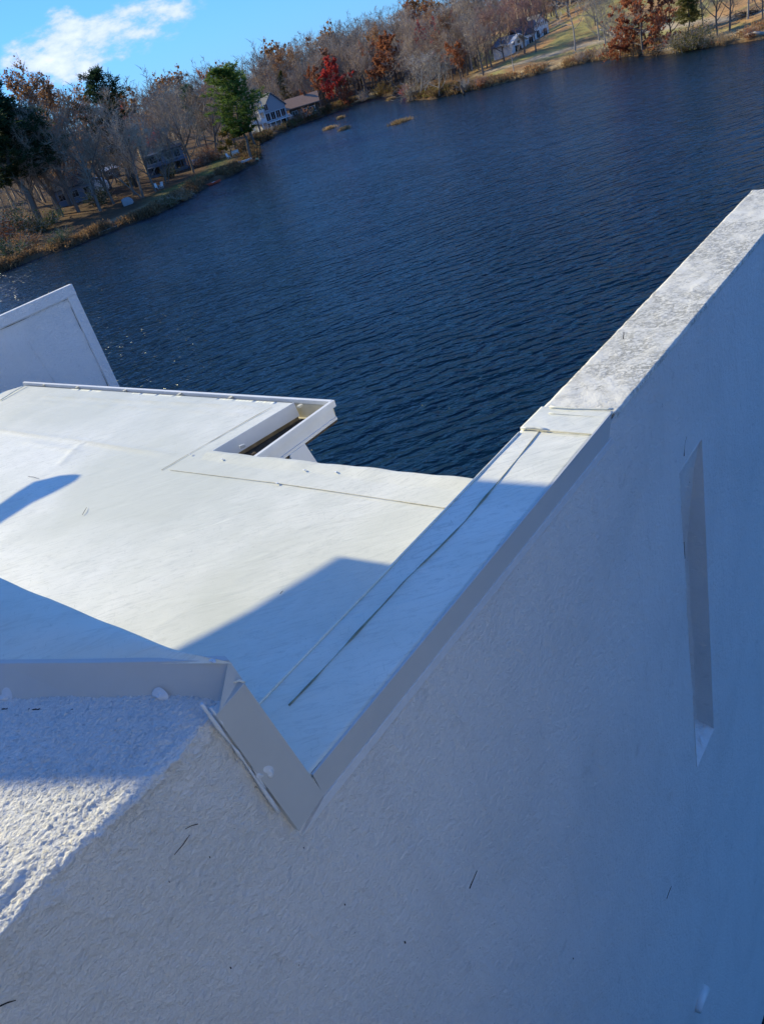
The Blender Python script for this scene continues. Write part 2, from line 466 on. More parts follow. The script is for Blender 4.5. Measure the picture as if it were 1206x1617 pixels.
M['tarp_grey'] = mat_plain('grey_tarp', (.28, .28, .28), .6, .3, .1, 2, .02)
M['dock'] = mat_plain('grey_dock_boards', (.34, .31, .27), .85, .2, .25, 3)
M['plastic'] = mat_plain('white_plastic', (.74, .74, .72), .4, .4, .04, 3)
M['car'] = mat_plain('silver_car_paint', (.26, .27, .28), .3, .5, .05, 2)

# ------------------------------------------------------------------ terrain and water
SHORE_PX = [(0, 431), (70, 403), (110, 392), (150, 375), (195, 358), (244, 340), (286, 319), (327, 295), (366, 277), (392, 262), (404, 258), (410, 249), (407, 229),
            (440, 212), (473, 197), (511, 183), (564, 164), (599, 153), (637, 147), (641, 151), (648, 158), (686, 156), (725, 147), (780, 135), (838, 120), (890, 107),
            (935, 96), (994, 88), (1044, 86), (1099, 78), (1150, 70), (1206, 61)]
shore = [at(x, y, 0.)[:2] for x, y in SHORE_PX]
land = [np.array(p) for p in [(-230, -120), (-170, 20), (-110, 85), (-66, 108)]] + shore + \
       [np.array(p) for p in [(95, 100), (120, 60), (150, 0), (170, -120), (4000, -200), (4000, 4000), (-4000, 4000), (-4000, -120)]]
near_land = [np.array(p) for p in [(-140, -40), (-60, -14), (-14, -6), (4, -7), (20, -14), (60, -30), (165, -60), (4000, -260), (4000, -4000), (-4000, -4000), (-4000, -60)]]
def sdist(P, poly):
    P = np.asarray(P, float); poly = np.asarray(poly); n = len(poly)
    d = np.full(len(P), 1e18); ins = np.zeros(len(P), bool)
    for i in range(n):
        a, b = poly[i], poly[(i + 1) % n]; e = b - a
        t = np.clip(((P - a) @ e) / (e @ e), 0, 1)
        q = a + t[:, None] * e - P
        d = np.minimum(d, (q ** 2).sum(1))
        c1 = (a[1] > P[:, 1]) != (b[1] > P[:, 1])
        xx = (b[0] - a[0]) * (P[:, 1] - a[1]) / (b[1] - a[1] + 1e-12) + a[0]
        ins ^= c1 & (P[:, 0] < xx)
    d = np.sqrt(d)
    return np.where(ins, d, -d)
KAZ = [(-180, .03), (-60, .03), (-20, .035), (-3, .03), (4, .035), (9, .05), (14, .10), (20, .135), (30, .15), (45, .14), (70, .05), (180, .03)]
def ground_h(P, d=None):
    P = np.atleast_2d(np.asarray(P, float))[:, :2]
    if d is None: d = np.maximum(sdist(P, land), sdist(P, near_land))
    az = np.degrees(np.arctan2(P[:, 0], P[:, 1]))
    k = np.interp(az, [a for a, _ in KAZ], [b for _, b in KAZ])
    P3 = np.c_[P, np.zeros(len(P))]
    jag = fbm(P3, .35, 3) * 1.6
    dd = d + jag
    bank = np.clip(dd / 1.6, -1, 1)
    h = np.where(bank > 0, .75 * bank ** .6 if False else .75 * np.sqrt(np.clip(bank, 0, 1)), bank * 1.5)
    up = np.clip(d - 1.5, 0, None)
    h = h + k * np.minimum(up, 95) + .02 * np.clip(up - 95, 0, 120)
    h = h + np.clip(up / 10, 0, 1) * fbm(P3, .045, 3) * 1.2
    return h
def graded(lo, a, b, hi, step, g=1.18):
    mid = list(np.arange(a, b + 1e-6, step)); L = []; x = a; s = step
    while x > lo: s *= g; x -= s; L.append(x)
    Rr = []; x = b; s = step
    while x < hi: s *= g; x += s; Rr.append(x)
    return np.array(L[::-1] + mid + Rr)
def grid_mesh(name, xs, ys, zf):
    X, Y = np.meshgrid(xs, ys); P = np.c_[X.ravel(), Y.ravel()]; Z = zf(P)
    nx, ny = len(xs), len(ys)
    i = np.arange(nx * ny).reshape(ny, nx)
    Fc = np.stack([i[:-1, :-1], i[:-1, 1:], i[1:, 1:], i[1:, :-1]], -1).reshape(-1, 4)
    return mesh_from(name, np.c_[P, Z], Fc, True), P
gx, gy = graded(-3800, -62, 100, 3800, 1.0), graded(-3800, 118, 285, 3800, 1.0)
gm, gP = grid_mesh('ground', gx, gy, lambda P: ground_h(P))
gd = np.maximum(sdist(gP, land), sdist(gP, near_land))
gaz = np.degrees(np.arctan2(gP[:, 0], gP[:, 1]))
P3 = np.c_[gP, np.zeros(len(gP))]
nz = fbm(P3, .12, 4)
colr = np.tile(np.array([.10, .065, .04]), (len(gP), 1))                        # leaf litter
def setc(mask, c):
    mask = np.clip(mask, 0, 1)[:, None]
    global colr
    colr = colr * (1 - mask) + np.array(c) * mask
lawnR = np.clip((gaz - 13.5) / 1.5, 0, 1) * np.clip((36 - gaz) / 2, 0, 1) * np.clip((62 - gd) / 5, 0, 1)
setc(lawnR, (.33, .30, .12))
setc(lawnR * np.clip((nz + .02) * 9, 0, 1), (.45, .27, .13))
setc(lawnR * np.clip(1.6 - np.abs(gd - 13 - 3 * nz) * .7, 0, 1), (.44, .37, .27))    # pale path along the lawn
setc(lawnR * np.clip((7 - gd) / 2, 0, 1), (.52, .38, .20))
lawnM = np.clip((gaz - 2) / 2, 0, 1) * np.clip((9 - gaz) / 1, 0, 1) * np.clip((12 - gd) / 3, 0, 1)
setc(lawnM, (.30, .24, .11))
left = np.clip((-2 - gaz) / 2, 0, 1)
setc(left * np.clip(1.8 - np.abs(gd - 6 - 4 * nz) * .6, 0, 1), (.27, .175, .10))
setc(left * np.clip((gaz + 10) / 3, 0, 1) * np.clip(1.5 - np.abs(gd - 8) * .35, 0, 1), (.13, .15, .05))
setc(np.clip((1.2 - gd) / .8, 0, 1), (.07, .05, .035))
ca = gm.color_attributes.new('zone', 'FLOAT_COLOR', 'POINT')
ca.data.foreach_set('color', np.c_[colr, np.ones(len(colr))].astype(np.float32).ravel())
tag(link('ground', gm, M['ground']), 'autumn lake shore ground with leaf litter, lawn and a dirt path', kind='structure')
wx = graded(-3900, -60, 90, 3900, 6.0); wy = graded(-3900, -10, 260, 3900, 6.0)
wm, _ = grid_mesh('lake_water', wx, wy, lambda P: np.zeros(len(P)))
tag(link('lake_water', wm, M['water']), 'dark blue rippled lake water', kind='structure')

def on_ground(px, py):
    """where the ray through a photo point meets the land"""
    d = ray(px, py); t = np.arange(60, 420, .25)
    P = CAM + d * t[:, None]
    h = ground_h(P[:, :2])
    k = np.argmax(P[:, 2] < np.maximum(h, 0))
    p = P[k]; return np.array([p[0], p[1], max(h[k], 0)])
def at_dist(px, py, dist):
    """land point on the photo column through (px,py) at a given distance along the ray's heading"""
    d = ray(px, py); hxy = d[:2] / np.linalg.norm(d[:2]) * dist
    return np.array([hxy[0], hxy[1], ground_h(hxy)[0]])
def height_to(P, topy):
    lo, hi = .2, 60
    for _ in range(40):
        m = (lo + hi) / 2
        if proj(P + [0, 0, m])[1] > topy: lo = m
        else: hi = m
    return m
# ------------------------------------------------------------------ the white building
O = np.array([-.485, 1.831]); AZW = R(45.2)
dv = np.array([math.sin(AZW), math.cos(AZW)]); mv = np.array([-math.cos(AZW), math.sin(AZW)])
ZC, ZR, ZL = 13.0, 12.33, 13.52        # coping, roof and raised ledge levels
def LW(s, m, z): q = O + dv * s + mv * m; return np.array([q[0], q[1], z])
BO = np.array([O[0], O[1], 0.0])
bld = empty('white_building', BO, 'white stucco building with flat membrane roof and long sloping-away parapet above the lake', 'building')
def sheet(name, P, mats, parent, keep=None, org=BO, smooth=True):
    """P: (rows, cols, 3) grid of world points"""
    r, c = P.shape[:2]; i = np.arange(r * c).reshape(r, c)
    Fc = np.stack([i[:-1, :-1], i[:-1, 1:], i[1:, 1:], i[1:, :-1]], -1)
    if keep is not None: Fc = Fc[keep]
    return link(name, mesh_from(name, P.reshape(-1, 3) - org, Fc.reshape(-1, 4), smooth), mats, parent)
def seq(a, b, s0, s1):
    """coordinates from a to b with spacing growing s0 -> s1"""
    out = [a]; L = abs(b - a); sg = 1 if b > a else -1
    while abs(out[-1] - a) < L:
        t = abs(out[-1] - a) / L; out.append(out[-1] + sg * (s0 + (s1 - s0) * t))
    o = np.array(out); return a + (o - a) * (b - a) / (o[-1] - a)
def face_disp(s, z):
    """relief of the wall face, a function of place only so that neighbouring sheets meet"""
    P = np.stack([s, z, np.zeros_like(s)], -1)
    near = np.exp(-np.clip(s + .2, 0, None) / 1.2)
    # trowel-thrown lumps near the corner, calmer further along
    rot = np.stack([s * .8 + z * .6, (-s * .6 + z * .8) * 1.15, np.zeros_like(s)], -1)
    lump = fbm(rot, 44, 4, .6) * .010 * (.35 + .65 * near)
    wave = fbm(P, 2.2, 3) * .03
    ridge = np.clip(.5 - np.abs(fbm(np.stack([s * 3.2 + z * .9, z * .5, s * 0], -1), 1.7, 2)) * 6, 0, 1) * .006
    return lump + wave * .5 + ridge

# --- raised parapet: ledge, worn edge and face in one sheet
ss = seq(-.135, -2.1, .0034, .012)[::-1]
prof = []                                # (m, z, weight face, weight ledge)
for q in seq(1.7, .02, .012, .0034): prof.append((q, ZL, 0, 1))
for k in range(1, 8):
    a = k / 8 * math.pi / 2; prof.append((.02 - .02 * math.sin(a), ZL - .02 + .02 * math.cos(a), math.sin(a), math.cos(a)))
for q in seq(ZL - .02, ZC - 3.2, .0045, .02): prof.append((0, q, 1, 0))
prof = np.array(prof)
Sg, _ = np.meshgrid(ss, prof[:, 0]); Mg = np.repeat(prof[:, :1], len(ss), 1); Zg = np.repeat(prof[:, 1:2], len(ss), 1)
Wf = np.repeat(prof[:, 2:3], len(ss), 1); Wl = np.repeat(prof[:, 3:4], len(ss), 1)
PP = np.stack([Sg, Mg * 1.0, np.zeros_like(Sg)], -1)
rough = fbm(PP, 95, 2, .9) * .009 + np.abs(fbm(PP, 140, 2)) * .008 + fbm(PP, 9, 3) * .006
crust = np.clip(fbm(np.stack([Sg * 1.5 + Mg, Mg * 2 - Sg, Sg * 0], -1), 80, 2) - .06, 0, .12) * .025
edgeworn = np.exp(-(Mg / .07) ** 2) * (fbm(PP, 6, 4) * .04 - .010) * Wl
groove = -np.exp(-((Mg - .055 - .02 * fbm(PP * [1, 0, 0], 5, 2)) / .014) ** 2) * .010 * Wl * np.clip((-.45 - Sg) * 6, 0, 1) * np.clip(.5 + 3 * fbm(PP * [1, 0, 0] + 5, 7, 2), 0, 1)
fade = np.clip((prof[:, 1] - (ZC - 3.2)) / .5, 0, 1)[:, None]
dl = (rough + crust) * Wl + edgeworn + groove
df = face_disp(Sg, Zg) + Wf * np.exp(-((ZL - Zg) / .05) ** 2) * fbm(np.stack([Sg, Zg, Sg * 0], -1), 16, 4) * .05 + Wf * np.exp(-((ZL - Zg) / .13) ** 2) * fbm(np.stack([Sg, Zg, Sg * 0 + 4], -1), 62, 3, .8) * .014
rounded = (.5 + fbm(np.stack([Sg, Sg * 0, Sg * 0], -1), 4, 3)) * .012
Q = O[None, None, :] + dv * Sg[..., None] + mv * (Mg - df * Wf)[..., None]
raised = sheet('raised_parapet', np.concatenate([Q, (Zg + dl)[..., None]], -1), [M['stucco'], M['stucco']], bld)
nc_ = len(ss) - 1; rowf = (np.arange(len(raised.data.polygons)) // nc_); kf = int(np.argmax(prof[:, 2] > .99)) + 45
raised.data.polygons.foreach_set('material_index', (rowf > kf).astype(np.int32))
# its body, behind the sheet
b = MB(BO)
b.prism([LW(-2.1, .03, 0)[:2], LW(-.09, .03, 0)[:2], LW(-.09, 2.6, 0)[:2], LW(-2.1, 2.6, 0)[:2]], ZR - .1, ZL - .03)
b.build('parapet_core', M['stucco'], bld)

# --- long wall, with its slot
SL0, SL1, ZT, ZB = 3.50, 3.97, ZC - .93, ZC - 3.98
s_all = np.concatenate([seq(-.135, SL0, .006, .035)[:-1], np.linspace(SL0, SL1, 16)[:-1], seq(SL1, 6.86, .035, .06)])
z_all = np.concatenate([seq(ZC - .012, ZT, .006, .03)[:-1], np.linspace(ZT, ZB, 90)[:-1], seq(ZB, -.6, .035, .25)])
Sg, Zg = np.meshgrid(s_all, z_all)
Q = O[None, None, :] + dv * Sg[..., None] - mv * face_disp(Sg, Zg)[..., None]
sm, zm = (s_all[:-1] + s_all[1:]) / 2, (z_all[:-1] + z_all[1:]) / 2
SM, ZM = np.meshgrid(sm, zm)
keep = ~((SM > SL0) & (SM < SL1) & (ZM < ZT) & (ZM > ZB))
wall = sheet('parapet_wall', np.concatenate([Q, Zg[..., None]], -1), M['stucco'], bld, keep)
# low part of the near face under the raised sheet
ss2 = seq(-2.1, -.135, .04, .02); zz2 = seq(ZC - 3.2, -.6, .03, .25)
Sg, Zg = np.meshgrid(ss2, zz2)
Q = O[None, None, :] + dv * Sg[..., None] - mv * face_disp(Sg, Zg)[..., None]
sheet('lower_wall', np.concatenate([Q, Zg[..., None]], -1), M['stucco'], bld)
b = MB(BO)      # inner and end faces of the wall
b.add([LW(6.86, 0, -.6), LW(6.86, .42, -.6), LW(6.86, .42, ZC - .012), LW(6.86, 0, ZC - .012)], [(0, 1, 2, 3)])
b.add([LW(6.86, .42, -.6), LW(-.1, .42, -.6), LW(-.1, .42, ZC - .012), LW(6.86, .42, ZC - .012)], [(0, 1, 2, 3)])
b.build('wall_back', M['stucco'], bld)
# slot: deep reveal, sloping sill with crumbled render
g = MB(BO)
D = .24
g.add([LW(SL1, -.004, ZT), LW(SL1, D, ZT), LW(SL1, D, ZB + .1), LW(SL1, -.004, ZB)], [(3, 2, 1, 0)])
g.add([LW(SL0, -.004, ZT), LW(SL0, D, ZT), LW(SL0, D, ZB + .1), LW(SL0, -.004, ZB)], [(0, 1, 2, 3)])
g.add([LW(SL0, -.004, ZT), LW(SL1, -.004, ZT), LW(SL1, D, ZT), LW(SL0, D, ZT)], [(0, 1, 2, 3)])
slot = g.build('wall_slot', M['stucco'], wall)
# the back of the slot starts flush at the top and deepens downwards
bu, bz = np.meshgrid(np.linspace(SL0, SL1, 24), np.linspace(ZT + .01, ZB, 160))
tt_ = np.clip((ZT - bz) / 1.0, 0, 1); bd = D * tt_ ** .8 + fbm(np.stack([bu, bz, bu * 0], -1), 8, 4) * .02 + .002
bd = bd - .10 * np.clip(1 - (SL1 - bu) / .16, 0, 1) ** 2 * tt_
sheet('slot_back', np.concatenate([O + dv * bu[..., None] + mv * bd[..., None], bz[..., None]], -1), M['stucco'], wall)
su, sv = np.meshgrid(np.linspace(SL0, SL1, 40), np.linspace(-.006, D, 30))
sz = ZB + (sv / D) * .1 + fbm(np.stack([su, sv, su * 0], -1), 22, 4, .65) * .05 * np.clip(sv / .05, 0, 1)
sheet('slot_sill', np.concatenate([O + dv * su[..., None] + mv * sv[..., None], sz[..., None]], -1), M['stucco_rough'], wall)
c = MB(BO)
c.prism([LW(SL0 - .002, .01, 0)[:2], LW(SL0 + .05, .01, 0)[:2], LW(SL0 + .05, .03, 0)[:2], LW(SL0 - .002, .03, 0)[:2]], ZC - 1.70, ZC - 1.55)
c.build('slot_catch', M['dark'], wall)

# --- coping: membrane length, overlap flap, then old painted stucco
def strip(name, s0, s1, m0, m1, z0, amp, mats, parent, ds=.012, dm=.012, sc=3.0, skirt=.012):
    S_ = np.linspace(s0, s1, max(2, int((s1 - s0) / ds))); M_ = np.linspace(m0, m1, max(2, int((m1 - m0) / dm)))
    Sg, Mg = np.meshgrid(S_, M_)
    z = z0 + fbm(np.stack([Sg, Mg, Sg * 0], -1), sc, 3) * amp
    P = np.concatenate([O + dv * Sg[..., None] + mv * Mg[..., None], z[..., None]], -1)
    lo = P.copy(); lo[..., 2] = z0 - skirt
    P = np.concatenate([lo[:1], P, lo[-1:]], 0)
    e0, e1 = P[:, :1].copy(), P[:, -1:].copy(); e0[..., 2] = z0 - skirt; e1[..., 2] = z0 - skirt
    P = np.concatenate([e0, P, e1], 1)
    return sheet(name, P, mats, parent, smooth=False)
strip('coping', 2.60, 6.875, -.008, .428, ZC - .002, .010, M['cap'], wall, .015, .015, 14, .03)
strip('coping_membrane', -.02, 2.36, .006, .425, ZC + .006, .006, M['membrane'], wall, .02, .02, 4)
strip('overlap_flap', 2.34, 2.60, .004, .432, ZC + .013, .012, M['membrane'], wall, .012, .012, 7, .014)
# lap ridge across the coping where flap meets old stucco
def bead(name, pts, r, mat, parent, n=6, wob=.3, flat=.5):
    pts = [np.asarray(p, float) for p in pts]
    L = sum(np.linalg.norm(pts[i + 1] - pts[i]) for i in range(len(pts) - 1))
    k = max(3, int(L / .03)); out = []
    cum = [0]
    for i in range(len(pts) - 1): cum.append(cum[-1] + np.linalg.norm(pts[i + 1] - pts[i]))
    for t in np.linspace(0, cum[-1], k):
        i = min(len(pts) - 2, max(0, int(np.searchsorted(cum, t)) - 1)); f = (t - cum[i]) / max(1e-6, cum[i + 1] - cum[i])
        out.append(pts[i] * (1 - f) + pts[i + 1] * f)
    out = np.array(out); jit = fbm(out * 1.0 + 3, 8, 3)
    if name == 'seam' and mat is not M['membrane']: r = r * .6
    rr = [max(r * .35, r * (1 + wob * 4 * j)) for j in jit]
    bb = MB(BO); bb.tube(list(out), rr, n); o = bb.build(name, mat, parent, True)
    return o
zc_ = ZC + .009
P_ = lambda px, py, z: at(px, py, z)
bead('seam', [P_(826, 677, zc_ + .006), P_(880, 682, zc_ + .006), P_(940, 686, zc_ + .006)], .0045, M['bead'], wall)
bead('seam', [P_(822, 676, zc_ + .01), P_(845, 675, zc_ + .012), P_(864, 679, zc_ + .006)], .006, M['membrane'], wall, 8, .5)
bead('seam', [P_(868, 642, zc_ + .010), P_(910, 645, zc_ + .012), P_(968, 646, zc_ + .008)], .006, M['membrane'], wall, 8, .4)
bead('seam', [P_(866, 652, zc_ + .006), P_(905, 655, zc_ + .008), P_(962, 660, zc_ + .003)], .003, M['membrane'], wall, 8, .4)
bead('seam', [P_(851, 681, zc_), P_(812, 730, zc_), P_(785, 762, zc_)], .0045, M['bead'], wall)
bead('seam', [P_(785, 762, zc_), P_(735, 822, zc_), P_(690, 868, zc_), P_(640, 916, zc_), P_(600, 960, zc_), P_(560, 1003, zc_), P_(500, 1068, zc_), P_(456, 1114, zc_)], .0055, M['bead_dark'], wall, 6, .7)
bead('seam', [P_(492, 1221, ZC + .004), P_(700, 973, ZC + .004), P_(880, 757, ZC + .004), P_(960, 655, ZC + .004)], .0035, M['dark'], wall, 5, .1)
# cap inner turned-up edge
bead('seam', [LW(-.02, .418, ZC + .008), LW(2.3, .418, ZC + .008)], .006, M['membrane'], wall, 6, .1)

# --- metal trim bands on the wall face and the raised end
def quad_slab(name, P4, th, mat, parent, nrm=None):
    """a thin plate: four world points (front face) given a thickness backwards"""
    P4 = [np.asarray(p, float) for p in P4]
    n_ = np.cross(P4[1] - P4[0], P4[2] - P4[0]); n_ /= np.linalg.norm(n_)
    if (CAM - P4[0]) @ n_ < 0: n_ = -n_
    bb = MB(BO); bb.hexa([p - n_ * th for p in P4], P4)
    me_o = bb.build(name, mat, parent, False)
    bmx = bmesh.new(); bmx.from_mesh(me_o.data); bmesh.ops.recalc_face_normals(bmx, faces=bmx.faces); bmx.to_mesh(me_o.data); bmx.free()
    md = me_o.modifiers.new('bevel', 'BEVEL'); md.width = .0015; md.segments = 2
    return me_o
def onface(px, py, off=.0):
    """point of the wall face plane (moved out by off) seen at a photo point"""
    d = ray(px, py); nn = np.array([-mv[0], -mv[1], 0]); p0 = np.array([O[0], O[1], ZC]) + nn * off
    return CAM + d * (((p0 - CAM) @ nn) / (d @ nn))
quad_slab('metal_trim', [onface(494, 1224, .007), onface(966, 651, .007), onface(961, 698, .007), onface(512, 1258, .007)], .012, M['trim'], wall)
quad_slab('caulk_strip', [onface(512, 1259, .012), onface(966, 691, .012), onface(970, 698, .012), onface(478, 1320, .012)], .014, M['caulk'], wall)
quad_slab('end_trim', [onface(386, 1079, .026), onface(340, 1131, .026), onface(472, 1313, .026), onface(512, 1255, .026)], .03, M['trim'], raised)
bead('caulk_bead', [onface(318, 1112, .02), onface(345, 1150, .022), onface(378, 1192, .022), onface(405, 1232, .022), onface(440, 1283, .020)], .006, M['caulk'], raised, 8, .9)
bead('caulk_bead', [onface(332, 1118, .02), onface(356, 1150, .022), onface(392, 1200, .022), onface(418, 1245, .022)], .0045, M['caulk'], raised, 8, 1.0)

# --- wedge-shaped membrane cap on the raised parapet with its drip-edge fascia
ZK = ZC + .60
K = P_(370, 1048, ZK)
fr = P_(0, 1048, ZK); fr = K + (fr - K) * 2.6
bk = P_(0, 905, ZK); bk = K + (bk - K) * 2.3
K0 = P_(306, 1041, ZK)
nU, nV = 60, 40
U_, V_ = np.meshgrid(np.linspace(0, 1, nU), np.linspace(0, 1, nV))
A_ = K + (fr - K) * (U_ ** 1.0)[..., None]; B_ = K0 + (bk - K0) * (U_ ** 1.0)[..., None]
T_ = A_ * (1 - V_[..., None]) + B_ * V_[..., None]
T_[..., 2] += (fbm(T_, 3.0, 3) * .03) * np.clip(V_ * 4, 0, 1) + .012 * np.sin(V_ * math.pi)
lo = T_[-1:].copy(); lo[..., 2] = ZR
capm = sheet('parapet_membrane', np.concatenate([T_, lo], 0), M['membrane'], bld)
b = MB(BO)
fa = [P_(-260, 1051, ZK + .003), P_(0, 1048, ZK + .003), P_(150, 1047, ZK + .006), P_(362, 1043, ZK + .003), P_(386, 1079, ZK - .085)]
fb = [P_(-260, 1121, ZC + .502), P_(0, 1117, ZC + .502), P_(150, 1114, ZC + .502), P_(358, 1110, ZC + .502), P_(341, 1130, ZC + .505)]
for i in range(3):
    pass
vsx = fa[:4] + fb[:4]; nb = 4
backs = [v + np.array([-.25 * 0 + mv[0] * .02, mv[1] * .02 + .012, 0]) for v in vsx]
b.add(vsx + backs, [(i, i + 1, nb + i + 1, nb + i) for i in range(3)] + [(8 + i + 1, 8 + i, 8 + nb + i, 8 + nb + i + 1) for i in range(3)] +
      [(nb + i, nb + i + 1, 8 + nb + i + 1, 8 + nb + i) for i in range(3)] + [(i + 1, i, 8 + i, 8 + i + 1) for i in range(3)] + [(3, 11, 15, 7)])
fas = b.build('fascia', M['trim'], bld)
b = MB(BO)   # mitred corner piece between the fascia and the end trim
b.add([P_(361, 1042, ZK + .004), P_(387, 1079, ZC + .515), onface(345, 1127, .03), P_(357, 1111, ZC + .503)], [(0, 1, 2, 3), (3, 2, 1, 0)])
b.build('corner_piece', M['trim'], fas)
b = MB(BO)
b.add([P_(325, 1112, ZC + .498), P_(358, 1110, ZC + .498), onface(347, 1128, .01), onface(335, 1128, .012)], [(0, 1, 2, 3), (3, 2, 1, 0)])
b.build('flashing', M['trim_white'], fas)
bead('fascia_lip', [P_(-200, 1119, ZC + .503), P_(0, 1117, ZC + .503), P_(200, 1113, ZC + .503), P_(358, 1109, ZC + .503)], .004, M['trim_white'], fas, 6, .05)
bead('corner_weld', [P_(366, 1079, ZC + .545), P_(379, 1074, ZC + .55), P_(386, 1078, ZC + .53)], .003, M['membrane'], fas, 8, .5)
b = MB(BO)
for (x0, x1) in ((-60, 12), (45, 92), (108, 122)):
    b.hexa([P_(x0, 1124, ZC + .512), P_(x1, 1123, ZC + .512), P_(x1, 1112, ZC + .497), P_(x0, 1112, ZC + .497)],
           [P_(x0, 1121, ZC + .522), P_(x1, 1120, ZC + .522), P_(x1, 1110, ZC + .51), P_(x0, 1110, ZC + .51)])
b.build('gap', M['dark'], fas)
# folded sealant blobs on the metal
def blob(px, py, plane, size, parent, seed, ang=0, tail=(.9, .1)):
    c0 = plane(px, py); ex = plane(px + 10, py) - c0; ey = plane(px, py - 10) - c0
    ex /= np.linalg.norm(ex); ey /= np.linalg.norm(ey); nn = np.cross(ex, ey)
    if (CAM - c0) @ nn < 0: nn = -nn
    n = 14; V = []; Fc = []
    rg_ = random.Random(seed)
    u, v = np.meshgrid(np.linspace(0, 1, n), np.linspace(0, 2 * math.pi, 2 * n, endpoint=False))
    sh = 1 + .35 * np.cos(v - ang) + .22 * np.cos(2 * v + seed) + .12 * np.cos(3 * v + 2 * seed)
    X = u * np.cos(v) * sh * size; Y = u * np.sin(v) * sh * size * .75
    Hh = (1 - u ** 2) * size * .12 + .34 * size * np.clip(np.cos(v * 1.0 - ang + u * 2.5), 0, 1) * u * (1 - u) * 3.2
    P = c0 + ex * X[..., None] + ey * Y[..., None] + nn * (Hh - .001)[..., None]
    P = np.concatenate([P, P[:1]], 0)
    return sheet('sealant_blob', P, M['caulk'], parent)
def fplane(px, py):
    a, b_, c1 = fa[1], fa[3], fb[1]; nn = np.cross(b_ - a, c1 - a); d = ray(px, py)
    return CAM + d * (((a - CAM) @ nn) / (d @ nn))
blob(249, 1097, fplane, .026, fas, 1, .3)
blob(6, 1098, fplane, .030, fas, 4, -.5)
blob(424, 1220, lambda x, y: onface(x, y, .027), .024, raised, 2, .8)
blob(412, 1226, lambda x, y: onface(x, y, .027), .014, raised, 6, 3.2)
blob(335, 1044, lambda x, y: P_(x, y, ZK + .012), .012, fas, 8, 1)

# --- roof deck
def r2(px, py, z=ZR): return P_(px, py, z)[:2]
e_front0, e_front1 = r2(332, 715), r2(745, 760)
e_front1 = e_front1 + (e_front1 - e_front0) / np.linalg.norm(e_front1 - e_front0) * .22
notch, corner, leftc = r2(463, 637), r2(463, 637), r2(37, 609)
roof_poly = [e_front1, e_front0, notch, leftc, r2(0, 620), r2(-700, 860), r2(-700, 1500), LW(-1.6, 1.6, 0)[:2], LW(-.09, .45, 0)[:2], LW(.4, .40, 0)[:2]]
b = MB(BO); b.prism(roof_poly, ZR - .12, ZR)
roof = b.build('roof_deck', M['membrane'], bld)
cen = np.mean(np.array(roof_poly), 0)
# finer top skin so that the membrane can ripple: a grid clipped to the roof outline
gx_ = np.arange(-9.5, 1.2, .035); gy_ = np.arange(1.6, 9.6, .035)
Xg, Yg = np.meshgrid(gx_, gy_); PQ = np.c_[Xg.ravel(), Yg.ravel()]
sd = sdist(PQ, roof_poly).reshape(Xg.shape)
def crease(Pxy, a, b_, w, h):
    e = b_ - a; t = np.clip(((Pxy - a) @ e) / (e @ e), 0, 1); dq = Pxy - (a + t[..., None] * e)
    nrm_ = np.array([-e[1], e[0]]) / np.linalg.norm(e); sgn = dq @ nrm_
    fadeE = np.clip(t * 12, 0, 1) * np.clip((1 - t) * 12, 0, 1)
    return h * np.exp(-(sgn / w) ** 2) * fadeE
XY = np.stack([Xg, Yg], -1)
rot = np.stack([(Xg * .8 + Yg * .6) * .5, (-Xg * .6 + Yg * .8) * 1.5, Xg * 0], -1)
zt = ZR + .006 + fbm(rot, .9, 3) * .012 + fbm(rot, 3.3, 3) * .004
zt += crease(XY, r2(-60, 672), r2(285, 721), .018, .016) + crease(XY, r2(40, 698), r2(130, 716), .02, .010)
zt += crease(XY, r2(30, 625), r2(430, 645), .016, .012) + crease(XY, r2(20, 633), r2(420, 657), .012, .008)
zt += crease(XY, r2(95, 735), r2(130, 700), .04, .008)
rp = np.array(roof_poly); bestd = np.full(len(PQ), 1e9); bestp = PQ.copy()
for k_ in range(len(rp)):
    a_, b__ = rp[k_], rp[(k_ + 1) % len(rp)]; e_ = b__ - a_
    t_ = np.clip(((PQ - a_) @ e_) / (e_ @ e_), 0, 1); q_ = a_ + t_[:, None] * e_; d_ = np.linalg.norm(q_ - PQ, axis=1)
    up_ = d_ < bestd; bestd = np.where(up_, d_, bestd); bestp[up_] = q_[up_]
snap = (sd.ravel() < .014) & (sd.ravel() > -.055)
PQ[snap] = bestp[snap]; zt = zt.ravel(); zt[snap] = ZR + .004; zt = zt.reshape(Xg.shape)
i_ = np.arange(Xg.size).reshape(Xg.shape)
Fq = np.stack([i_[:-1, :-1], i_[:-1, 1:], i_[1:, 1:], i_[1:, :-1]], -1)
inside = (np.minimum(np.minimum(sd[:-1, :-1], sd[:-1, 1:]), np.minimum(sd[1:, 1:], sd[1:, :-1])) > -.05)
link('membrane_sheet', mesh_from('membrane_sheet', np.c_[PQ, zt.ravel()] - BO, Fq[inside], True), M['membrane'], roof)
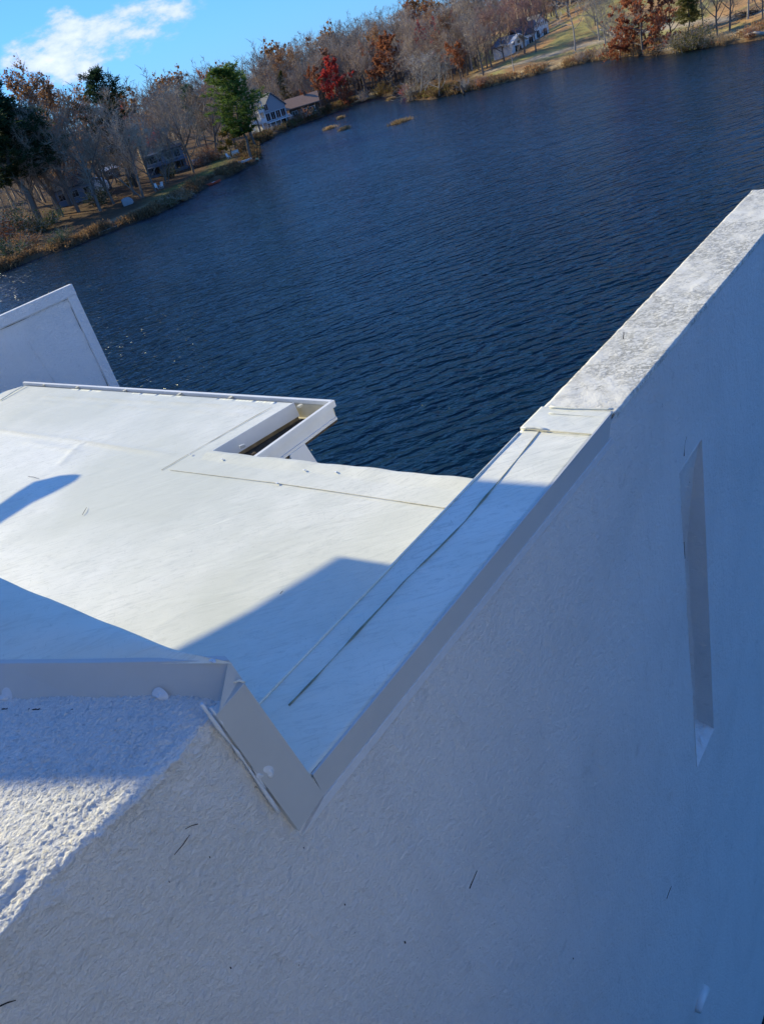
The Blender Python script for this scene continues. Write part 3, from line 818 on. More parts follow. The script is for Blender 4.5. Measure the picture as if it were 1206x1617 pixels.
# front edge: raised cant
def along(a, b_, pts): return [a + (b_ - a) * t for t in pts]
fe = (e_front1 - e_front0) / np.linalg.norm(e_front1 - e_front0); fn = np.array([fe[1], -fe[0]])
if fn @ (np.array([0, 0]) - e_front0) < 0: fn = -fn
n_ = 60; rows = []
for (off, h) in ((-.004, -.10), (-.004, .018), (.012, .030), (.045, .024), (.10, .010), (.19, -.002)):
    pts = [np.append(e_front0 + (e_front1 - e_front0) * t + fn * off, ZR + h + (.004 * math.sin(t * 23) + .003 * math.sin(t * 51 + off * 40) if h > .012 else 0)) for t in np.linspace(0, 1, n_)]
    rows.append(pts)
sheet('edge_cant', np.array(rows), M['membrane'], roof)
zs_ = ZR + .011
bead('seam', [P_(268, 742, zs_), P_(300, 746, zs_), P_(430, 762, zs_), P_(560, 781, zs_), P_(706, 803, zs_)], .0045, M['bead'], roof)
bead('seam', [P_(255, 742, zs_), P_(296, 718, zs_), P_(345, 690, zs_), P_(395, 661, zs_), P_(430, 642, zs_)], .0032, M['bead'], roof, 6, .5)
bead('seam', [P_(0, 632, zs_), P_(22, 618, zs_ + .01), P_(40, 608, zs_ + .01)], .007, M['membrane'], roof, 6, .4)
for (x, y) in ((437, 763), (480, 742), (530, 745), (300, 717), (350, 725)):
    blob(x, y, lambda a_, b__: P_(a_, b__, ZR + .022), .016, roof, x, 1)
# facade below the roof
ins = [cen + (np.array(p) - cen) * .985 for p in roof_poly]
b = MB(BO)
b.prism([e_front1 + fn * .02, e_front0 + fn * .02, notch + fn * .02 - fe * .0, r2(37, 609) + (cen - leftc) / np.linalg.norm(cen - leftc) * .05] + [np.array(p) for p in roof_poly[4:]], -.6, ZR - .12)
b.build('facade', M['stucco'], bld)

for (x0_, y0_, x1_, y1_, lab_) in ((130, 813, 137, 801, 'small dry twig on the white roof right of the finger-shaped shadow'), (44, 752, 62, 756, 'small dry twig on the white roof above the finger-shaped shadow'), (442, 938, 447, 933, 'tiny brown twig on the white roof near the big shadow edge')):
    a_, b__ = P_(x0_, y0_, ZR + .016), P_(x1_, y1_, ZR + .017); bb = MB(a_)
    bb.tube([a_, (a_ + b__) / 2 + [.004, 0, .004], b__], [.0018, .0022, .0012], 5)
    tag(bb.build('twig', M['litter']), lab_, 'twig')
# --- drop edge, wood and box gutter round the far side
gn = (notch - e_front0) / np.linalg.norm(notch - e_front0)          # along the notch edge, away from us
gs = fe                                                            # outwards from that edge, to the right
lo_ = lambda p, z: np.append(p, z)
quad_slab('drop_edge', [lo_(e_front0 + gs * .012, ZR + .012), lo_(notch + gs * .012, ZR + .012), lo_(notch + gs * .03, ZR - .13), lo_(e_front0 + gs * .03, ZR - .13)], .01, M['trim_white'], roof)
quad_slab('fascia_board', [lo_(e_front0 + gs * .006, ZR - .12), lo_(notch + gs * .006, ZR - .12), lo_(notch + gs * .006, ZR - .30), lo_(e_front0 + gs * .006, ZR - .30)], .02, M['wood'], roof)
gc = r2(523, 634, ZR + .01)                                          # outer corner of the gutter
ge = r2(398, 724, ZR + .01); ge = gc + (ge - gc) * .985
gl = r2(37, 604, ZR + .01)
gut = MB(BO)
def rail(mb, a, b_, n_out, z_top, z_bot, th, m=0):
    mb.hexa([lo_(a, z_bot), lo_(b_, z_bot), lo_(b_ - n_out * th, z_bot), lo_(a - n_out * th, z_bot)], [lo_(a, z_top), lo_(b_, z_top), lo_(b_ - n_out * th, z_top), lo_(a - n_out * th, z_top)], m)
gd_ = (gc - ge) / np.linalg.norm(gc - ge); gnR = np.array([gd_[1], -gd_[0]])
if gnR @ gs < 0: gnR = -gnR
gf = (gl - gc) / np.linalg.norm(gl - gc); gnF = np.array([gf[1], -gf[0]])
if gnF @ gn < 0: gnF = -gnF
rail(gut, ge, gc, gnR, ZR + .012, ZR - .17, .012)
rail(gut, ge + gnR * .022, gc + gnR * .022 + gd_ * .022, gnR, ZR + .016, ZR - .045, .034)
rail(gut, ge + gnR * .010, gc + gnR * .010, gnR, ZR - .145, ZR - .172, .024)
rail(gut, gc, gl, gnF, ZR + .012, ZR - .17, .012, 1)
rail(gut, gc + gnF * .02, gl + gnF * .02, gnF, ZR + .018, ZR - .02, .034)
# trough floor
inn = [ge, gc, gl, leftc, notch, e_front0]
gut.prism([ge + gd_ * .01, gc, notch + gn * .02 + gs * .02, e_front0 + gs * .01], ZR - .20, ZR - .172, 2)
gut.prism([gc, gl, leftc, notch], ZR - .2, ZR - .174, 1)
gutter = gut.build('gutter', [M['trim_white'], M['cream'], M['litter']], bld)
for (x, y) in ((70, 607), (122, 611), (197, 616), (283, 622), (364, 627), (473, 640)):
    pb = r2(x, y, ZR + .008); bb = MB(BO); a = math.atan2(gf[1], gf[0])
    bb.box((pb[0], pb[1], ZR + .002), (.035, .05, .018), a)
    bb.build('gutter_bracket', M['cream'], gutter)
bb = MB(BO)   # tapering outlet below the gutter's front run
o0 = r2(468, 692, ZR - .17); o1 = r2(484, 720, ZR - .42)
oc = gc + (ge - gc) * .55
for (z0, z1, w0, w1) in ((ZR - .17, ZR - .46, .10, .16),):
    c0 = oc - gnR * .02; q = lambda w, z: [lo_(c0 + gd_ * w * i + gnR * w * .55 * j - gnR * .02, z) for i, j in ((-1, -1), (1, -1), (1, 1), (-1, 1))]
    bb.hexa(q(w1, z1), q(w0, z0))
bb.prism([c0 + gd_ * .17 + gnR * .08, c0 - gd_ * .17 + gnR * .08, c0 - gd_ * .17 - gnR * .12, c0 + gd_ * .17 - gnR * .12], ZR - .485, ZR - .46)
bb.build('gutter_outlet', M['trim_white'], gutter, bevel=.004)
for k, (x, y) in enumerate(((382, 703), (400, 716), (419, 700), (460, 672))):
    bb = MB(BO); p = r2(x, y, ZR - .03)
    bb.box((p[0], p[1], ZR - .04 if k < 2 else ZR - .13), (.05, .03, .03), k * .8 + .3)
    bb.build('gutter_strap', M['litter'] if k else M['trim'], gutter, bevel=.004)

# --- far wing wall of the same building
AW = R(46.0); wd = np.array([math.sin(AW), math.cos(AW)]); wm_ = np.array([-wd[1], wd[0]])
CW = P_(110.5, 449, ZC)[:2]
def FW(s, m, z): q = CW - wd * s + wm_ * m; return np.array([q[0], q[1], z])
Sg, Zg = np.meshgrid(np.linspace(0, 5.5, 110), seq(ZC - .01, -.6, .04, .3))
dd_ = fbm(np.stack([Sg, Zg, Sg * 0], -1), 1.6, 4) * .03
Q = CW - wd * Sg[..., None] - wm_ * dd_[..., None]
wing = sheet('wing_wall', np.concatenate([Q, Zg[..., None]], -1), M['stucco'], bld)
b = MB(BO); b.prism([FW(0, .004, 0)[:2], FW(5.5, .004, 0)[:2], FW(5.5, .04, 0)[:2], FW(0, .04, 0)[:2]], -.6, ZC - .012)
b.build('wing_back', M['stucco'], bld)
b = MB(BO); b.prism([FW(-.02, -.035, 0)[:2], FW(5.5, -.035, 0)[:2], FW(5.5, .05, 0)[:2], FW(-.02, .05, 0)[:2]], ZC - .16, ZC + .004)
b.build('wing_coping', M['stucco'], wing, bevel=.006)
b = MB(BO); b.prism([FW(-.016, -.03, 0)[:2], FW(.15, -.03, 0)[:2], FW(.15, .045, 0)[:2], FW(-.016, .045, 0)[:2]], 5, ZC - .16)
b.build('corner_trim', M['stucco'], wing, bevel=.006)
bead('crack', [FW(.15 + i * .35, -.032, ZC - .175 + .006 * math.sin(i * 2.1)) for i in range(14)], .0022, M['dark'], wing, 5, 1.2)
bead('crack', [FW(.165, -.022, ZC - .3), FW(.17, -.022, ZC - 1.6), FW(.166, -.022, ZC - 3)], .002, M['dark'], wing, 5, 1.0)
bead('crack', [FW(1.05, -.012, ZC - .5), FW(.93, -.012, ZC - 1.5), FW(.8, -.014, ZC - 2.2)], .005, M['stucco'], wing, 5, 1.0)

# --- cracks in the near stucco
rt0 = random.Random(5)
def crack(pts, r, mat='dark', off=.004, parent=None):
    P = [onface(x, y, off) for x, y in pts]
    s_of = [((p[:2] - O) @ dv) for p in P]
    P = [p - np.append(mv * (float(face_disp(np.array([s]), np.array([p[2]]))[0]) - off + .001), 0) for p, s in zip(P, s_of)]
    P2 = [P[0]]
    for a_, b__ in zip(P[:-1], P[1:]):
        for t in (.33, .66, 1): P2.append(a_ + (b__ - a_) * t + np.append(dv * rt0.uniform(-1, 1) * .003, rt0.uniform(-1, 1) * .003))
    return bead('crack', P2, r * .38, M[mat], parent or wall, 4, 1.1)
crack([(275, 1350), (283, 1340), (295, 1330), (300, 1317)], .0035, parent=raised)
crack([(293, 1310), (303, 1303), (312, 1300)], .002, parent=raised)
crack([(742, 1404), (746, 1394), (752, 1387), (755, 1376)], .004)
crack([(0, 1592), (14, 1586), (24, 1583)], .004, parent=raised)
crack([(1053, 1420), (1057, 1408), (1060, 1400)], .005)
crack([(985, 535), (986, 525)], .004); crack([(1080, 720), (1082, 700), (1085, 690)], .005)
for (x, y, s0) in ((640, 1490, .006), (905, 1515, .006), (332, 1355, .003), (268, 1394, .0025), (365, 1530, .004), (480, 1340, .003), (545, 1430, .004)):
    p = onface(x, y, .006); bb = MB(BO); bb.tube([p, p + [0, 0, s0 * 2]], s0 * .5, 5); bb.build('pit', M['dark'], raised if x < 400 else wall)
# pipe stub low on the long wall
pp = onface(1100, 1596, .02); bb = MB(BO)
bb.tube([pp, pp + np.append(dv * .28, -.02)], .05, 10); bb.build('pipe', M['trim_white'], wall, True)

# --- the higher storey the picture is taken from, and unseen blocks added to reflect or block sunlight
b = MB(BO)
b.prism([LW(-2.1, -4.5, 0)[:2], LW(-2.1, 2.6, 0)[:2], LW(-7, 2.6, 0)[:2], LW(-7, -4.5, 0)[:2]], -.6, 16.4)
b.build('upper_storey', M['stucco'], bld)
b = MB(BO)
b.prism([LW(-7, -3.3, 0)[:2], LW(-.1, -3.3, 0)[:2], LW(-.1, -9, 0)[:2], LW(-7, -9, 0)[:2]], -.6, 17.2)
b.build('added_bounce_block', M['stucco'], bld)  # unseen block added to bounce sunlight back onto the near wall
fz = np.array([math.sin(R(SUN_AZ + 180)), math.cos(R(SUN_AZ + 180))]); lz = np.array([-fz[1], fz[0]]); TE = math.tan(R(SUN_EL))
def SP(w, v, c): q = lz * w + fz * c; return np.array([q[0], q[1], ZC + v - c * TE])
def sun_slab(name, poly, c, th):
    bb = MB(BO); n = len(poly)
    fr_ = [SP(w, v, c) for w, v in poly]; bk_ = [p - np.append(fz * th, 0) + [0, 0, 0] for p in fr_]
    bb.add(fr_ + bk_, [tuple(range(n)), tuple(range(2 * n - 1, n - 1, -1))] + [(i, n + i, n + (i + 1) % n, (i + 1) % n) for i in range(n)])
    o = bb.build(name, M['stucco'], bld)
    bmx = bmesh.new(); bmx.from_mesh(o.data); bmesh.ops.recalc_face_normals(bmx, faces=bmx.faces); bmx.to_mesh(o.data); bmx.free()
    return o
sun_slab('added_shade_support', [(-.4, -14.5), (-1.6, -14.5), (-1.6, -1.9), (-.4, -1.7)], -8.0, .30)  # added out-of-view support for the shading slab
sun_slab('added_shade_slab', [(2.93, -2.15), (2.935, -.2), (1.4, .3), (.70, -.20), (.58, -.37), (.50, -.48), (.42, -.58), (-.4, -1.7), (-.4, -3.26), (1.91, -2.42), (2.33, -2.29)], -8.0, .12)  # unseen slab added, outline shaped to cast the broad roof and ledge shadow
sun_slab('added_shade_bar', [(-1.6, -4.35), (2.75, -4.22), (3.1, -4.23), (3.30, -4.22), (3.44, -4.10), (3.485, -4.0), (3.40, -3.98), (3.2, -4.01), (3.0, -4.06), (2.6, -4.08), (-1.6, -4.12)], -10.0, .10)  # unseen bar added to cast the finger-shaped shadow on the roof

# ------------------------------------------------------------------ trees
def frame(t):
    t = t / (np.linalg.norm(t) + 1e-9); a = np.cross(t, [.3, .2, 1.0]); a /= np.linalg.norm(a) + 1e-9
    return t, a, np.cross(t, a)
class TB:
    """collects branch tubes and small quads"""
    def __init__(s): s.V = []; s.F = []; s.n = 0
    def tube(s, p0, p1, r0, r1, k=4):
        t, a, b = frame(p1 - p0); q = np.arange(k) * 2 * math.pi / k
        ring = np.cos(q)[:, None] * a + np.sin(q)[:, None] * b
        s.V.append(np.concatenate([p0 + ring * r0, p1 + ring * r1])); i = np.arange(k)
        s.F.append(np.stack([i, (i + 1) % k, (i + 1) % k + k, i + k], 1) + s.n); s.n += 2 * k
    def ribbons(s, P0, P1, W, rng):
        n = len(P0)
        if not n: return
        d = P1 - P0; r = rng.normal(size=(n, 3)); w = np.cross(d, r); w /= np.linalg.norm(w, axis=1)[:, None] + 1e-9
        w = w * np.asarray(W).reshape(-1, 1) / 2
        V = np.stack([P0 - w, P0 + w, P1 + w * .5, P1 - w * .5], 1).reshape(-1, 3)
        s.V.append(V); s.F.append(np.arange(4 * n).reshape(n, 4) + s.n); s.n += 4 * n
    def quads(s, C, size, rng, flat=0.0):
        n = len(C); a = rng.normal(size=(n, 3)); a[:, 2] *= (1 - flat); a /= np.linalg.norm(a, axis=1)[:, None]
        r = rng.normal(size=(n, 3)); b = np.cross(a, r); b /= np.linalg.norm(b, axis=1)[:, None]
        sz = (size * rng.uniform(.6, 1.3, n))[:, None] / 2; a = a * sz; b = b * sz * .8
        V = np.stack([C - a, C - b * .9, C + a, C + b * .9], 1).reshape(-1, 3)
        s.V.append(V); s.F.append(np.arange(4 * n).reshape(n, 4) + s.n); s.n += 4 * n
    def mesh(s, name):
        if not s.V: return None
        return mesh_from(name, np.concatenate(s.V), np.concatenate(s.F), False)
    def arrays(s): return np.concatenate(s.V), np.concatenate(s.F)

def skeleton(seed, H=1.0, spread=.45, fork=.28, limbs=7, sub=6, sub2=5, up=.35, lean=0, twist=.25, multi=1):
    """returns trunk segments, branch segments and twig ends, all in units of the height"""
    rng = np.random.default_rng(seed); T = []; B = []; tips = []
    def run(p, d, L, r, n, wob, upw, out, taper=.45):
        pts = [p]; q = p.copy(); rr = [r]
        for i in range(n):
            d = d + rng.normal(size=3) * wob + np.array([0, 0, upw]) * .3; d /= np.linalg.norm(d)
            q = q + d * L / n; pts.append(q.copy()); rr.append(r * (1 - (1 - taper) * (i + 1) / n))
        for i in range(n): out.append((pts[i], pts[i + 1], rr[i], rr[i + 1]))
        return pts, rr, d
    for mtr in range(multi):
        d0 = np.array([lean, 0, 1.0]) + (rng.normal(size=3) * [.28, .28, 0] if multi > 1 else rng.normal(size=3) * [.05, .05, 0])
        pts, rr, d = run(np.zeros(3) + rng.normal(size=3) * [.01, .01, 0] * (multi > 1), d0 / np.linalg.norm(d0), .78 * H, .018 * H / math.sqrt(multi), 9, .05, .1, T, .25)
        for i in range(limbs):
            t = fork / .78 + (1 - fork / .78) * (i + rng.uniform(0, .8)) / limbs; k = min(8, int(t * 9)); f = t * 9 - k
            p = pts[k] * (1 - f) + pts[min(9, k + 1)] * f
            an = i * 2.4 + rng.uniform(-.5, .5); o = np.array([math.cos(an), math.sin(an), 0])
            L = spread * H * (1.15 - .72 * (t - fork)) * rng.uniform(.8, 1.15)
            bd = o * (1 - .35 * t) + np.array([0, 0, up + t * .55]); bd /= np.linalg.norm(bd)
            bp, br, bd2 = run(p, bd, L, rr[k] * .55, 5, .14, up * .6, T if i < limbs * .5 else B, .3)
            for j in range(sub):
                tt = .25 + .75 * (j + rng.uniform(0, .9)) / sub; kk = min(4, int(tt * 5))
                pp = bp[kk] + (bp[kk + 1] - bp[kk]) * (tt * 5 - kk)
                bb = bp[kk + 1] - bp[kk]; bb = bb / np.linalg.norm(bb) + rng.normal(size=3) * .62 + [0, 0, .25]; bb /= np.linalg.norm(bb)
                sp, sr, _ = run(pp, bb, L * .45 * rng.uniform(.6, 1.2), br[kk] * .42, 3, .2, up * .5, B, .35)
                for m in range(sub2):
                    mm = .2 + .8 * (m + rng.uniform(0, .9)) / sub2; k3 = min(2, int(mm * 3))
                    p3 = sp[k3] + (sp[k3 + 1] - sp[k3]) * (mm * 3 - k3)
                    b3 = sp[k3 + 1] - sp[k3]; b3 = b3 / np.linalg.norm(b3) + rng.normal(size=3) * .7 + [0, 0, .2]; b3 /= np.linalg.norm(b3)
                    e3 = p3 + b3 * L * .22 * rng.uniform(.5, 1.3)
                    tips.append((p3, e3))
    return T, B, tips
def bare_tree(seed, twigs=5, tw=.0022, leaf=None, leaf_n=0, leaf_size=.02, lite=False, **kw):
    """unit-height tree: (trunk arrays, crown arrays, leaf arrays)"""
    rng = np.random.default_rng(seed + 99); T, B, tips = skeleton(seed, **kw)
    tb, cb, lb = TB(), TB(), TB()
    for p0, p1, r0, r1 in T: tb.tube(p0, p1, r0, r1, 5 if not lite else 3)
    thin = [s_ for s_ in B if s_[2] < .0035]; thick = [s_ for s_ in B if s_[2] >= .0035]
    for p0, p1, r0, r1 in thick: cb.tube(p0, p1, r0, r1, 3)
    if thin: cb.ribbons(np.array([s_[0] for s_ in thin]), np.array([s_[1] for s_ in thin]), np.array([max(.0035, s_[2] * 2) for s_ in thin]), rng)
    a = np.array([t[0] for t in tips]); e = np.array([t[1] for t in tips])
    cb.ribbons(a, e, tw * 1.3, rng)
    L = np.linalg.norm(e - a, axis=1)
    tw_p = []
    for k in range(twigs):
        f = rng.uniform(.15, 1, len(a))[:, None]; p = a + (e - a) * f
        d = (e - a) / L[:, None] + rng.normal(size=(len(a), 3)) * .55 + [0, 0, .25]; d /= np.linalg.norm(d, axis=1)[:, None]
        q = p + d * (L * rng.uniform(.4, .95, len(a)))[:, None]
        cb.ribbons(p, q, tw, rng); tw_p.append((p, q))
    if leaf_n:
        P = np.concatenate([p for p, _ in tw_p] + [a]); Q = np.concatenate([q for _, q in tw_p] + [e])
        k = rng.integers(0, len(P), leaf_n); f = rng.uniform(.2, 1.05, leaf_n)[:, None]
        C = P[k] + (Q[k] - P[k]) * f + rng.normal(size=(leaf_n, 3)) * .007
        C = C[fbm(C, 6, 2) > -.13]
        lb.quads(C, leaf_size, rng, .3)
    return tb, cb, lb
def pine_tree(seed, H=1.0, crown0=.32, R0=.20, round_=False, boughs=70, clumps=7, needles=12, nl=.034, droop=-.05, wid=.007):
    rng = np.random.default_rng(seed); tb, cb = TB(), TB()
    pts = [np.array([0, 0, 0.])]
    for i in range(8): pts.append(np.array([rng.normal() * .006 * i, rng.normal() * .006 * i, (i + 1) / 8 * .97]))
    for i in range(8): tb.tube(pts[i], pts[i + 1], .017 * (1 - i / 9), .017 * (1 - (i + 1) / 9), 6)
    C0 = []; D0 = []
    for i in range(boughs):
        t = (i + rng.uniform(0, 1)) / boughs; z = crown0 + (1 - crown0) * t
        if round_: prof_ = R0 * (math.sin(min(1, (t + .12) / .45) * math.pi / 2)) * (1 - max(0, t - .35) ** 1.7 * 1.3)
        else: prof_ = R0 * (1 - t) ** .75 * min(1, (t + .15) * 4)
        L = prof_ * rng.uniform(.55, 1.25); an = i * 2.4 + rng.normal() * .4
        o = np.array([math.cos(an), math.sin(an), 0]); k = min(7, int(z / .97 * 8)); p = pts[k] + (pts[k + 1] - pts[k]) * (z / .97 * 8 - k)
        dd = o + [0, 0, droop + .35 * t * (1 if round_ else .3)]; e = p + dd * L; e[2] += L * .12
        cb.tube(p, e, .0035, .0012, 3)
        for c in range(clumps):
            f = .3 + .7 * (c + rng.uniform(0, 1)) / clumps
            q = p + (e - p) * f + np.array([-o[1], o[0], 0]) * rng.normal() * L * .24 * f + [0, 0, rng.normal() * .008]
            C0.append(q); D0.append(dd / np.linalg.norm(dd))
    C0 = np.array(C0); D0 = np.array(D0)
    for k in range(needles):
        d = D0 * .5 + rng.normal(size=C0.shape) * [.8, .8, .45] + [0, 0, .25]; d /= np.linalg.norm(d, axis=1)[:, None]
        s0 = C0 + rng.normal(size=C0.shape) * nl * .22
        cb.ribbons(s0, s0 + d * nl * rng.uniform(.5, 1.2, len(C0))[:, None], wid, rng)
    return tb, cb, TB()
def shrub(seed, stems=40, leaf_n=900, size=.07, leggy=.5, rad=.55):
    rng = np.random.default_rng(seed); tb, cb = TB(), TB(); tips = []
    for i in range(stems):
        d = rng.normal(size=3) * [.5, .5, .1] + [0, 0, 1]; d /= np.linalg.norm(d); p = rng.normal(size=3) * [.12, .12, 0]
        for k in range(3):
            q = p + d * .33 * rng.uniform(.6, 1.1); cb.ribbons(p[None], q[None], .018, rng); d = d + rng.normal(size=3) * .4; d /= np.linalg.norm(d)
            for _ in range(3):
                e = q + (d + rng.normal(size=3) * .6) * .2; cb.ribbons(q[None], e[None], .01, rng); tips.append((p, q)); tips.append((q, e))
            p = q
    tips = np.array(tips)
    if leaf_n:
        k = rng.integers(0, len(tips), leaf_n); f = rng.uniform(0, 1, leaf_n)[:, None]
        lb = TB(); lb.quads(tips[k, 0] + (tips[k, 1] - tips[k, 0]) * f + rng.normal(size=(leaf_n, 3)) * .04, size, rng, .2)
    else: lb = TB()
    return tb, cb, lb
PROTO = {}
def proto(key, gen, trunk_mat, crown_mat, leaf_mat=None):
    tb, cb, lb = gen
    out = {}
    tm = tb.mesh('trunk'); cm = cb.mesh('branches' if lb.V else 'crown'); lm = lb.mesh('crown')
    if tm: tm.materials.append(M[trunk_mat]); out['trunk'] = tm
    if cm: cm.materials.append(M[crown_mat]); out['branches' if lb.V else 'crown'] = cm
    if lm: lm.materials.append(M[leaf_mat]); out['crown'] = lm
    PROTO[key] = out
def vary(key, new, **mats):
    """the same shape in other bark or leaf colours"""
    out = {}
    for p, me in PROTO[key].items():
        if p in mats: me = me.copy(); me.materials.clear(); me.materials.append(M[mats[p]])
        out[p] = me
    PROTO[new] = out
K1 = dict(limbs=12, sub=7, sub2=7)
proto('bare_a', bare_tree(1, 6, spread=.46, fork=.14, **K1), 'bark', 'twig')
proto('bare_b', bare_tree(2, 6, spread=.38, fork=.16, up=.55, **K1), 'bark', 'twig')
proto('bare_c', bare_tree(3, 6, spread=.50, fork=.12, up=.3, **K1), 'bark', 'twig')
proto('bare_d', bare_tree(4, 7, spread=.33, fork=.18, up=.7, **K1), 'bark', 'twig')
proto('bare_wide', bare_tree(5, 7, spread=.58, fork=.18, up=.35, limbs=10, sub=8, sub2=7), 'bark', 'twig')
proto('bare_multi', bare_tree(6, 5, spread=.36, fork=.2, up=.5, limbs=5, sub=6, sub2=6, multi=3), 'bark', 'twig')
proto('open_pale', bare_tree(7, 3, tw=.0028, spread=.46, fork=.3, up=.25, limbs=8, sub=5, sub2=5), 'bark_pale', 'twig_pale')
vary('bare_a', 'red_bare', crown='twig_red'); vary('bare_wide', 'red_bare_wide', crown='twig_red')
vary('bare_b', 'pale_b', trunk='bark_pale', crown='twig_pale'); vary('bare_multi', 'pale_multi', trunk='bark_pale', crown='twig_pale')
vary('bare_c', 'pale_c', trunk='bark_pale', crown='twig_pale')
proto('rust_a', bare_tree(11, 3, leaf_n=17000, leaf_size=.023, spread=.38, fork=.12, up=.5, limbs=9, sub=6, sub2=6), 'bark', 'twig', 'rust')
proto('rust_b', bare_tree(12, 3, leaf_n=13000, leaf_size=.022, spread=.36, fork=.14, up=.6, limbs=8, sub=6, sub2=6), 'bark', 'twig', 'rust')
proto('brown_a', bare_tree(13, 4, leaf_n=4200, leaf_size=.016, spread=.42, fork=.14, limbs=9, sub=6, sub2=6), 'bark', 'twig', 'brown')
proto('brown_b', bare_tree(17, 5, leaf_n=6000, leaf_size=.017, spread=.38, fork=.14, up=.5, limbs=10, sub=7, sub2=6), 'bark', 'twig', 'brown'); vary('rust_b', 'red_b', crown='red'); vary('rust_a', 'yellow_a', crown='yellow')
proto('red_a', bare_tree(14, 3, leaf_n=19000, leaf_size=.024, spread=.36, fork=.16, up=.45, limbs=10, sub=6, sub2=6), 'bark', 'twig', 'red')
proto('copper', bare_tree(15, 3, leaf_n=16000, leaf_size=.026, spread=.36, fork=.04, up=.15, limbs=14, sub=7, sub2=6), 'bark', 'twig', 'copper')
proto('pine_a', pine_tree(21, crown0=.30, R0=.27, round_=True, boughs=95, clumps=9, needles=15), 'bark', 'pine')
proto('pine_b', pine_tree(22, crown0=.34, R0=.22, boughs=100, clumps=8, needles=13), 'bark', 'spruce')
proto('pine_c', pine_tree(23, crown0=.35, R0=.26, round_=True, boughs=60, clumps=8, needles=13, nl=.045), 'bark_dark', 'spruce')
vary('pine_b', 'cedar', crown='olive')
proto('shrub_bare', shrub(31, 60, 0), 'bark', 'twig')
proto('shrub_brown', shrub(32, 40, 1400, .06), 'bark', 'twig', 'brown')
vary('shrub_brown', 'shrub_olive', crown='olive'); vary('shrub_brown', 'shrub_dark', crown='spruce')
vary('shrub_brown', 'shrub_red', crown='red'); vary('shrub_brown', 'shrub_yellow', crown='yellow'); vary('shrub_brown', 'shrub_pine', crown='pine')
vary('shrub_bare', 'shrub_pale', crown='twig_pale'); vary('shrub_brown', 'shrub_reed', crown='reed'); vary('shrub_brown', 'shrub_rust', crown='rust')

rt = random.Random(11)
def plant(name, key, P, H, W=None, label=None, cat='tree', group=None, rz=None, lean=0, leandir=0):
    """one tree or shrub: an Empty at the foot of the trunk with trunk, branches and crown"""
    e = empty(name, P - np.array([0, 0, .15]), label, cat, group)
    W = W or 1.0
    rz = rt.uniform(0, 6.28) if rz is None else rz
    e.scale = (H * W, H * W, H)
    e.rotation_mode = 'XYZ'
    q = Matrix.Rotation(lean, 3, Vector((math.cos(leandir), math.sin(leandir), 0))) @ Matrix.Rotation(rz, 3, 'Z')
    e.rotation_euler = q.to_euler()
    for part, me in PROTO[key].items():
        o = bpy.data.objects.new(part, me); COL.objects.link(o); o.parent = e
    return e
def tree(name, key, px, py, top, label, W=1.0, dist=None, cat='tree', group=None, lean=0, ld=0, rz=None):
    P = on_ground(px, py) if dist is None else at_dist(px, py, dist)
    # the column bends with the camera's roll: step to the foot whose top shows at the wanted height
    H = height_to(P, top)
    return plant(name, key, P, H, W, label, cat, group, rz, lean, ld)

# left bank
tree('pine_tree', 'pine_b', 92, 330, 112, 'tall dense dark conifer at the left edge of the photo beneath the cloud', 1.5, dist=172)
tree('pine_tree', 'pine_b', 58, 340, 135, 'dark green conifer cut by the left edge of the photo', 1.6, dist=165)
tree('oak_tree', 'brown_b', 140, 300, 118, 'tall rust-brown oak rising behind the dark conifer at far left', 1.0, dist=190)
tree('oak_tree', 'brown_b', 105, 310, 108, 'orange-brown leaved tree topping the skyline at far left', 1.0, dist=185)
tree('oak_tree', 'brown_a', 165, 290, 125, 'dark thin-leaved brown tree right of the tall rust-brown oak on the left skyline', .9, dist=188)
tree('pine_tree', 'pine_c', 212, 285, 116, 'lone flat-topped dark pine standing above the bare trees on the left bank', 1.0, dist=185)
tree('pine_tree', 'pine_c', 330, 240, 137, 'small dark pine tip poking above the bare trees left of the waterside pine', .8, dist=230)
tree('bare_tree', 'bare_wide', 68, 352, 210, 'grey twiggy bare tree with a broad rounded crown in front of the conifers', .95)
tree('bare_tree', 'bare_c', 12, 378, 250, 'low bare tree at the left edge just above the shore bushes', 1.0)
tree('bare_tree', 'bare_a', 152, 318, 158, 'tall grey bare tree behind the white boat cover', 1.0, dist=160)
tree('bare_tree', 'bare_b', 118, 320, 150, 'slender bare tree between the rust-brown oak and the lone dark pine', 1.1, dist=168)
tree('bare_tree', 'bare_multi', 226, 312, 172, 'leaning many-stemmed bare tree right of the white boat cover', 1.0)
tree('bare_tree', 'bare_d', 246, 302, 188, 'thin bare tree with slanting trunks beside the white garden chairs', 1.1)
tree('bare_tree', 'bare_a', 205, 290, 150, 'bare tree with brown tint behind the leaning many-stemmed tree', 1.0, dist=172)
tree('oak_tree', 'brown_b', 215, 280, 143, 'rust-brown tree showing between bare crowns below the lone dark pine', .9, dist=190)
tree('maple_tree', 'red_b', 236, 270, 158, 'small dark red crown on the left skyline right of the lone pine', .6, dist=225)
tree('sycamore_tree', 'bare_wide', 306, 272, 148, 'big open bare tree with a pale low fork on grass before the blue-grey house', 1.0, rz=1.0)
tree('bare_tree', 'bare_c', 272, 255, 150, 'bare tree crown behind the roof of the blue-grey house', 1.0, dist=200)
tree('bare_tree', 'bare_a', 345, 225, 142, 'bare tree directly left of the waterside pine crown', .9, dist=215)
tree('pine_tree', 'pine_a', 397, 251, 108, 'full green pine with bare leaning trunk at the water, left of the white-fronted house', 1.2, lean=.02)
tree('yellow_tree', 'yellow_a', 366, 247, 200, 'short yellow-leaved tree under the waterside pine', 1.3)
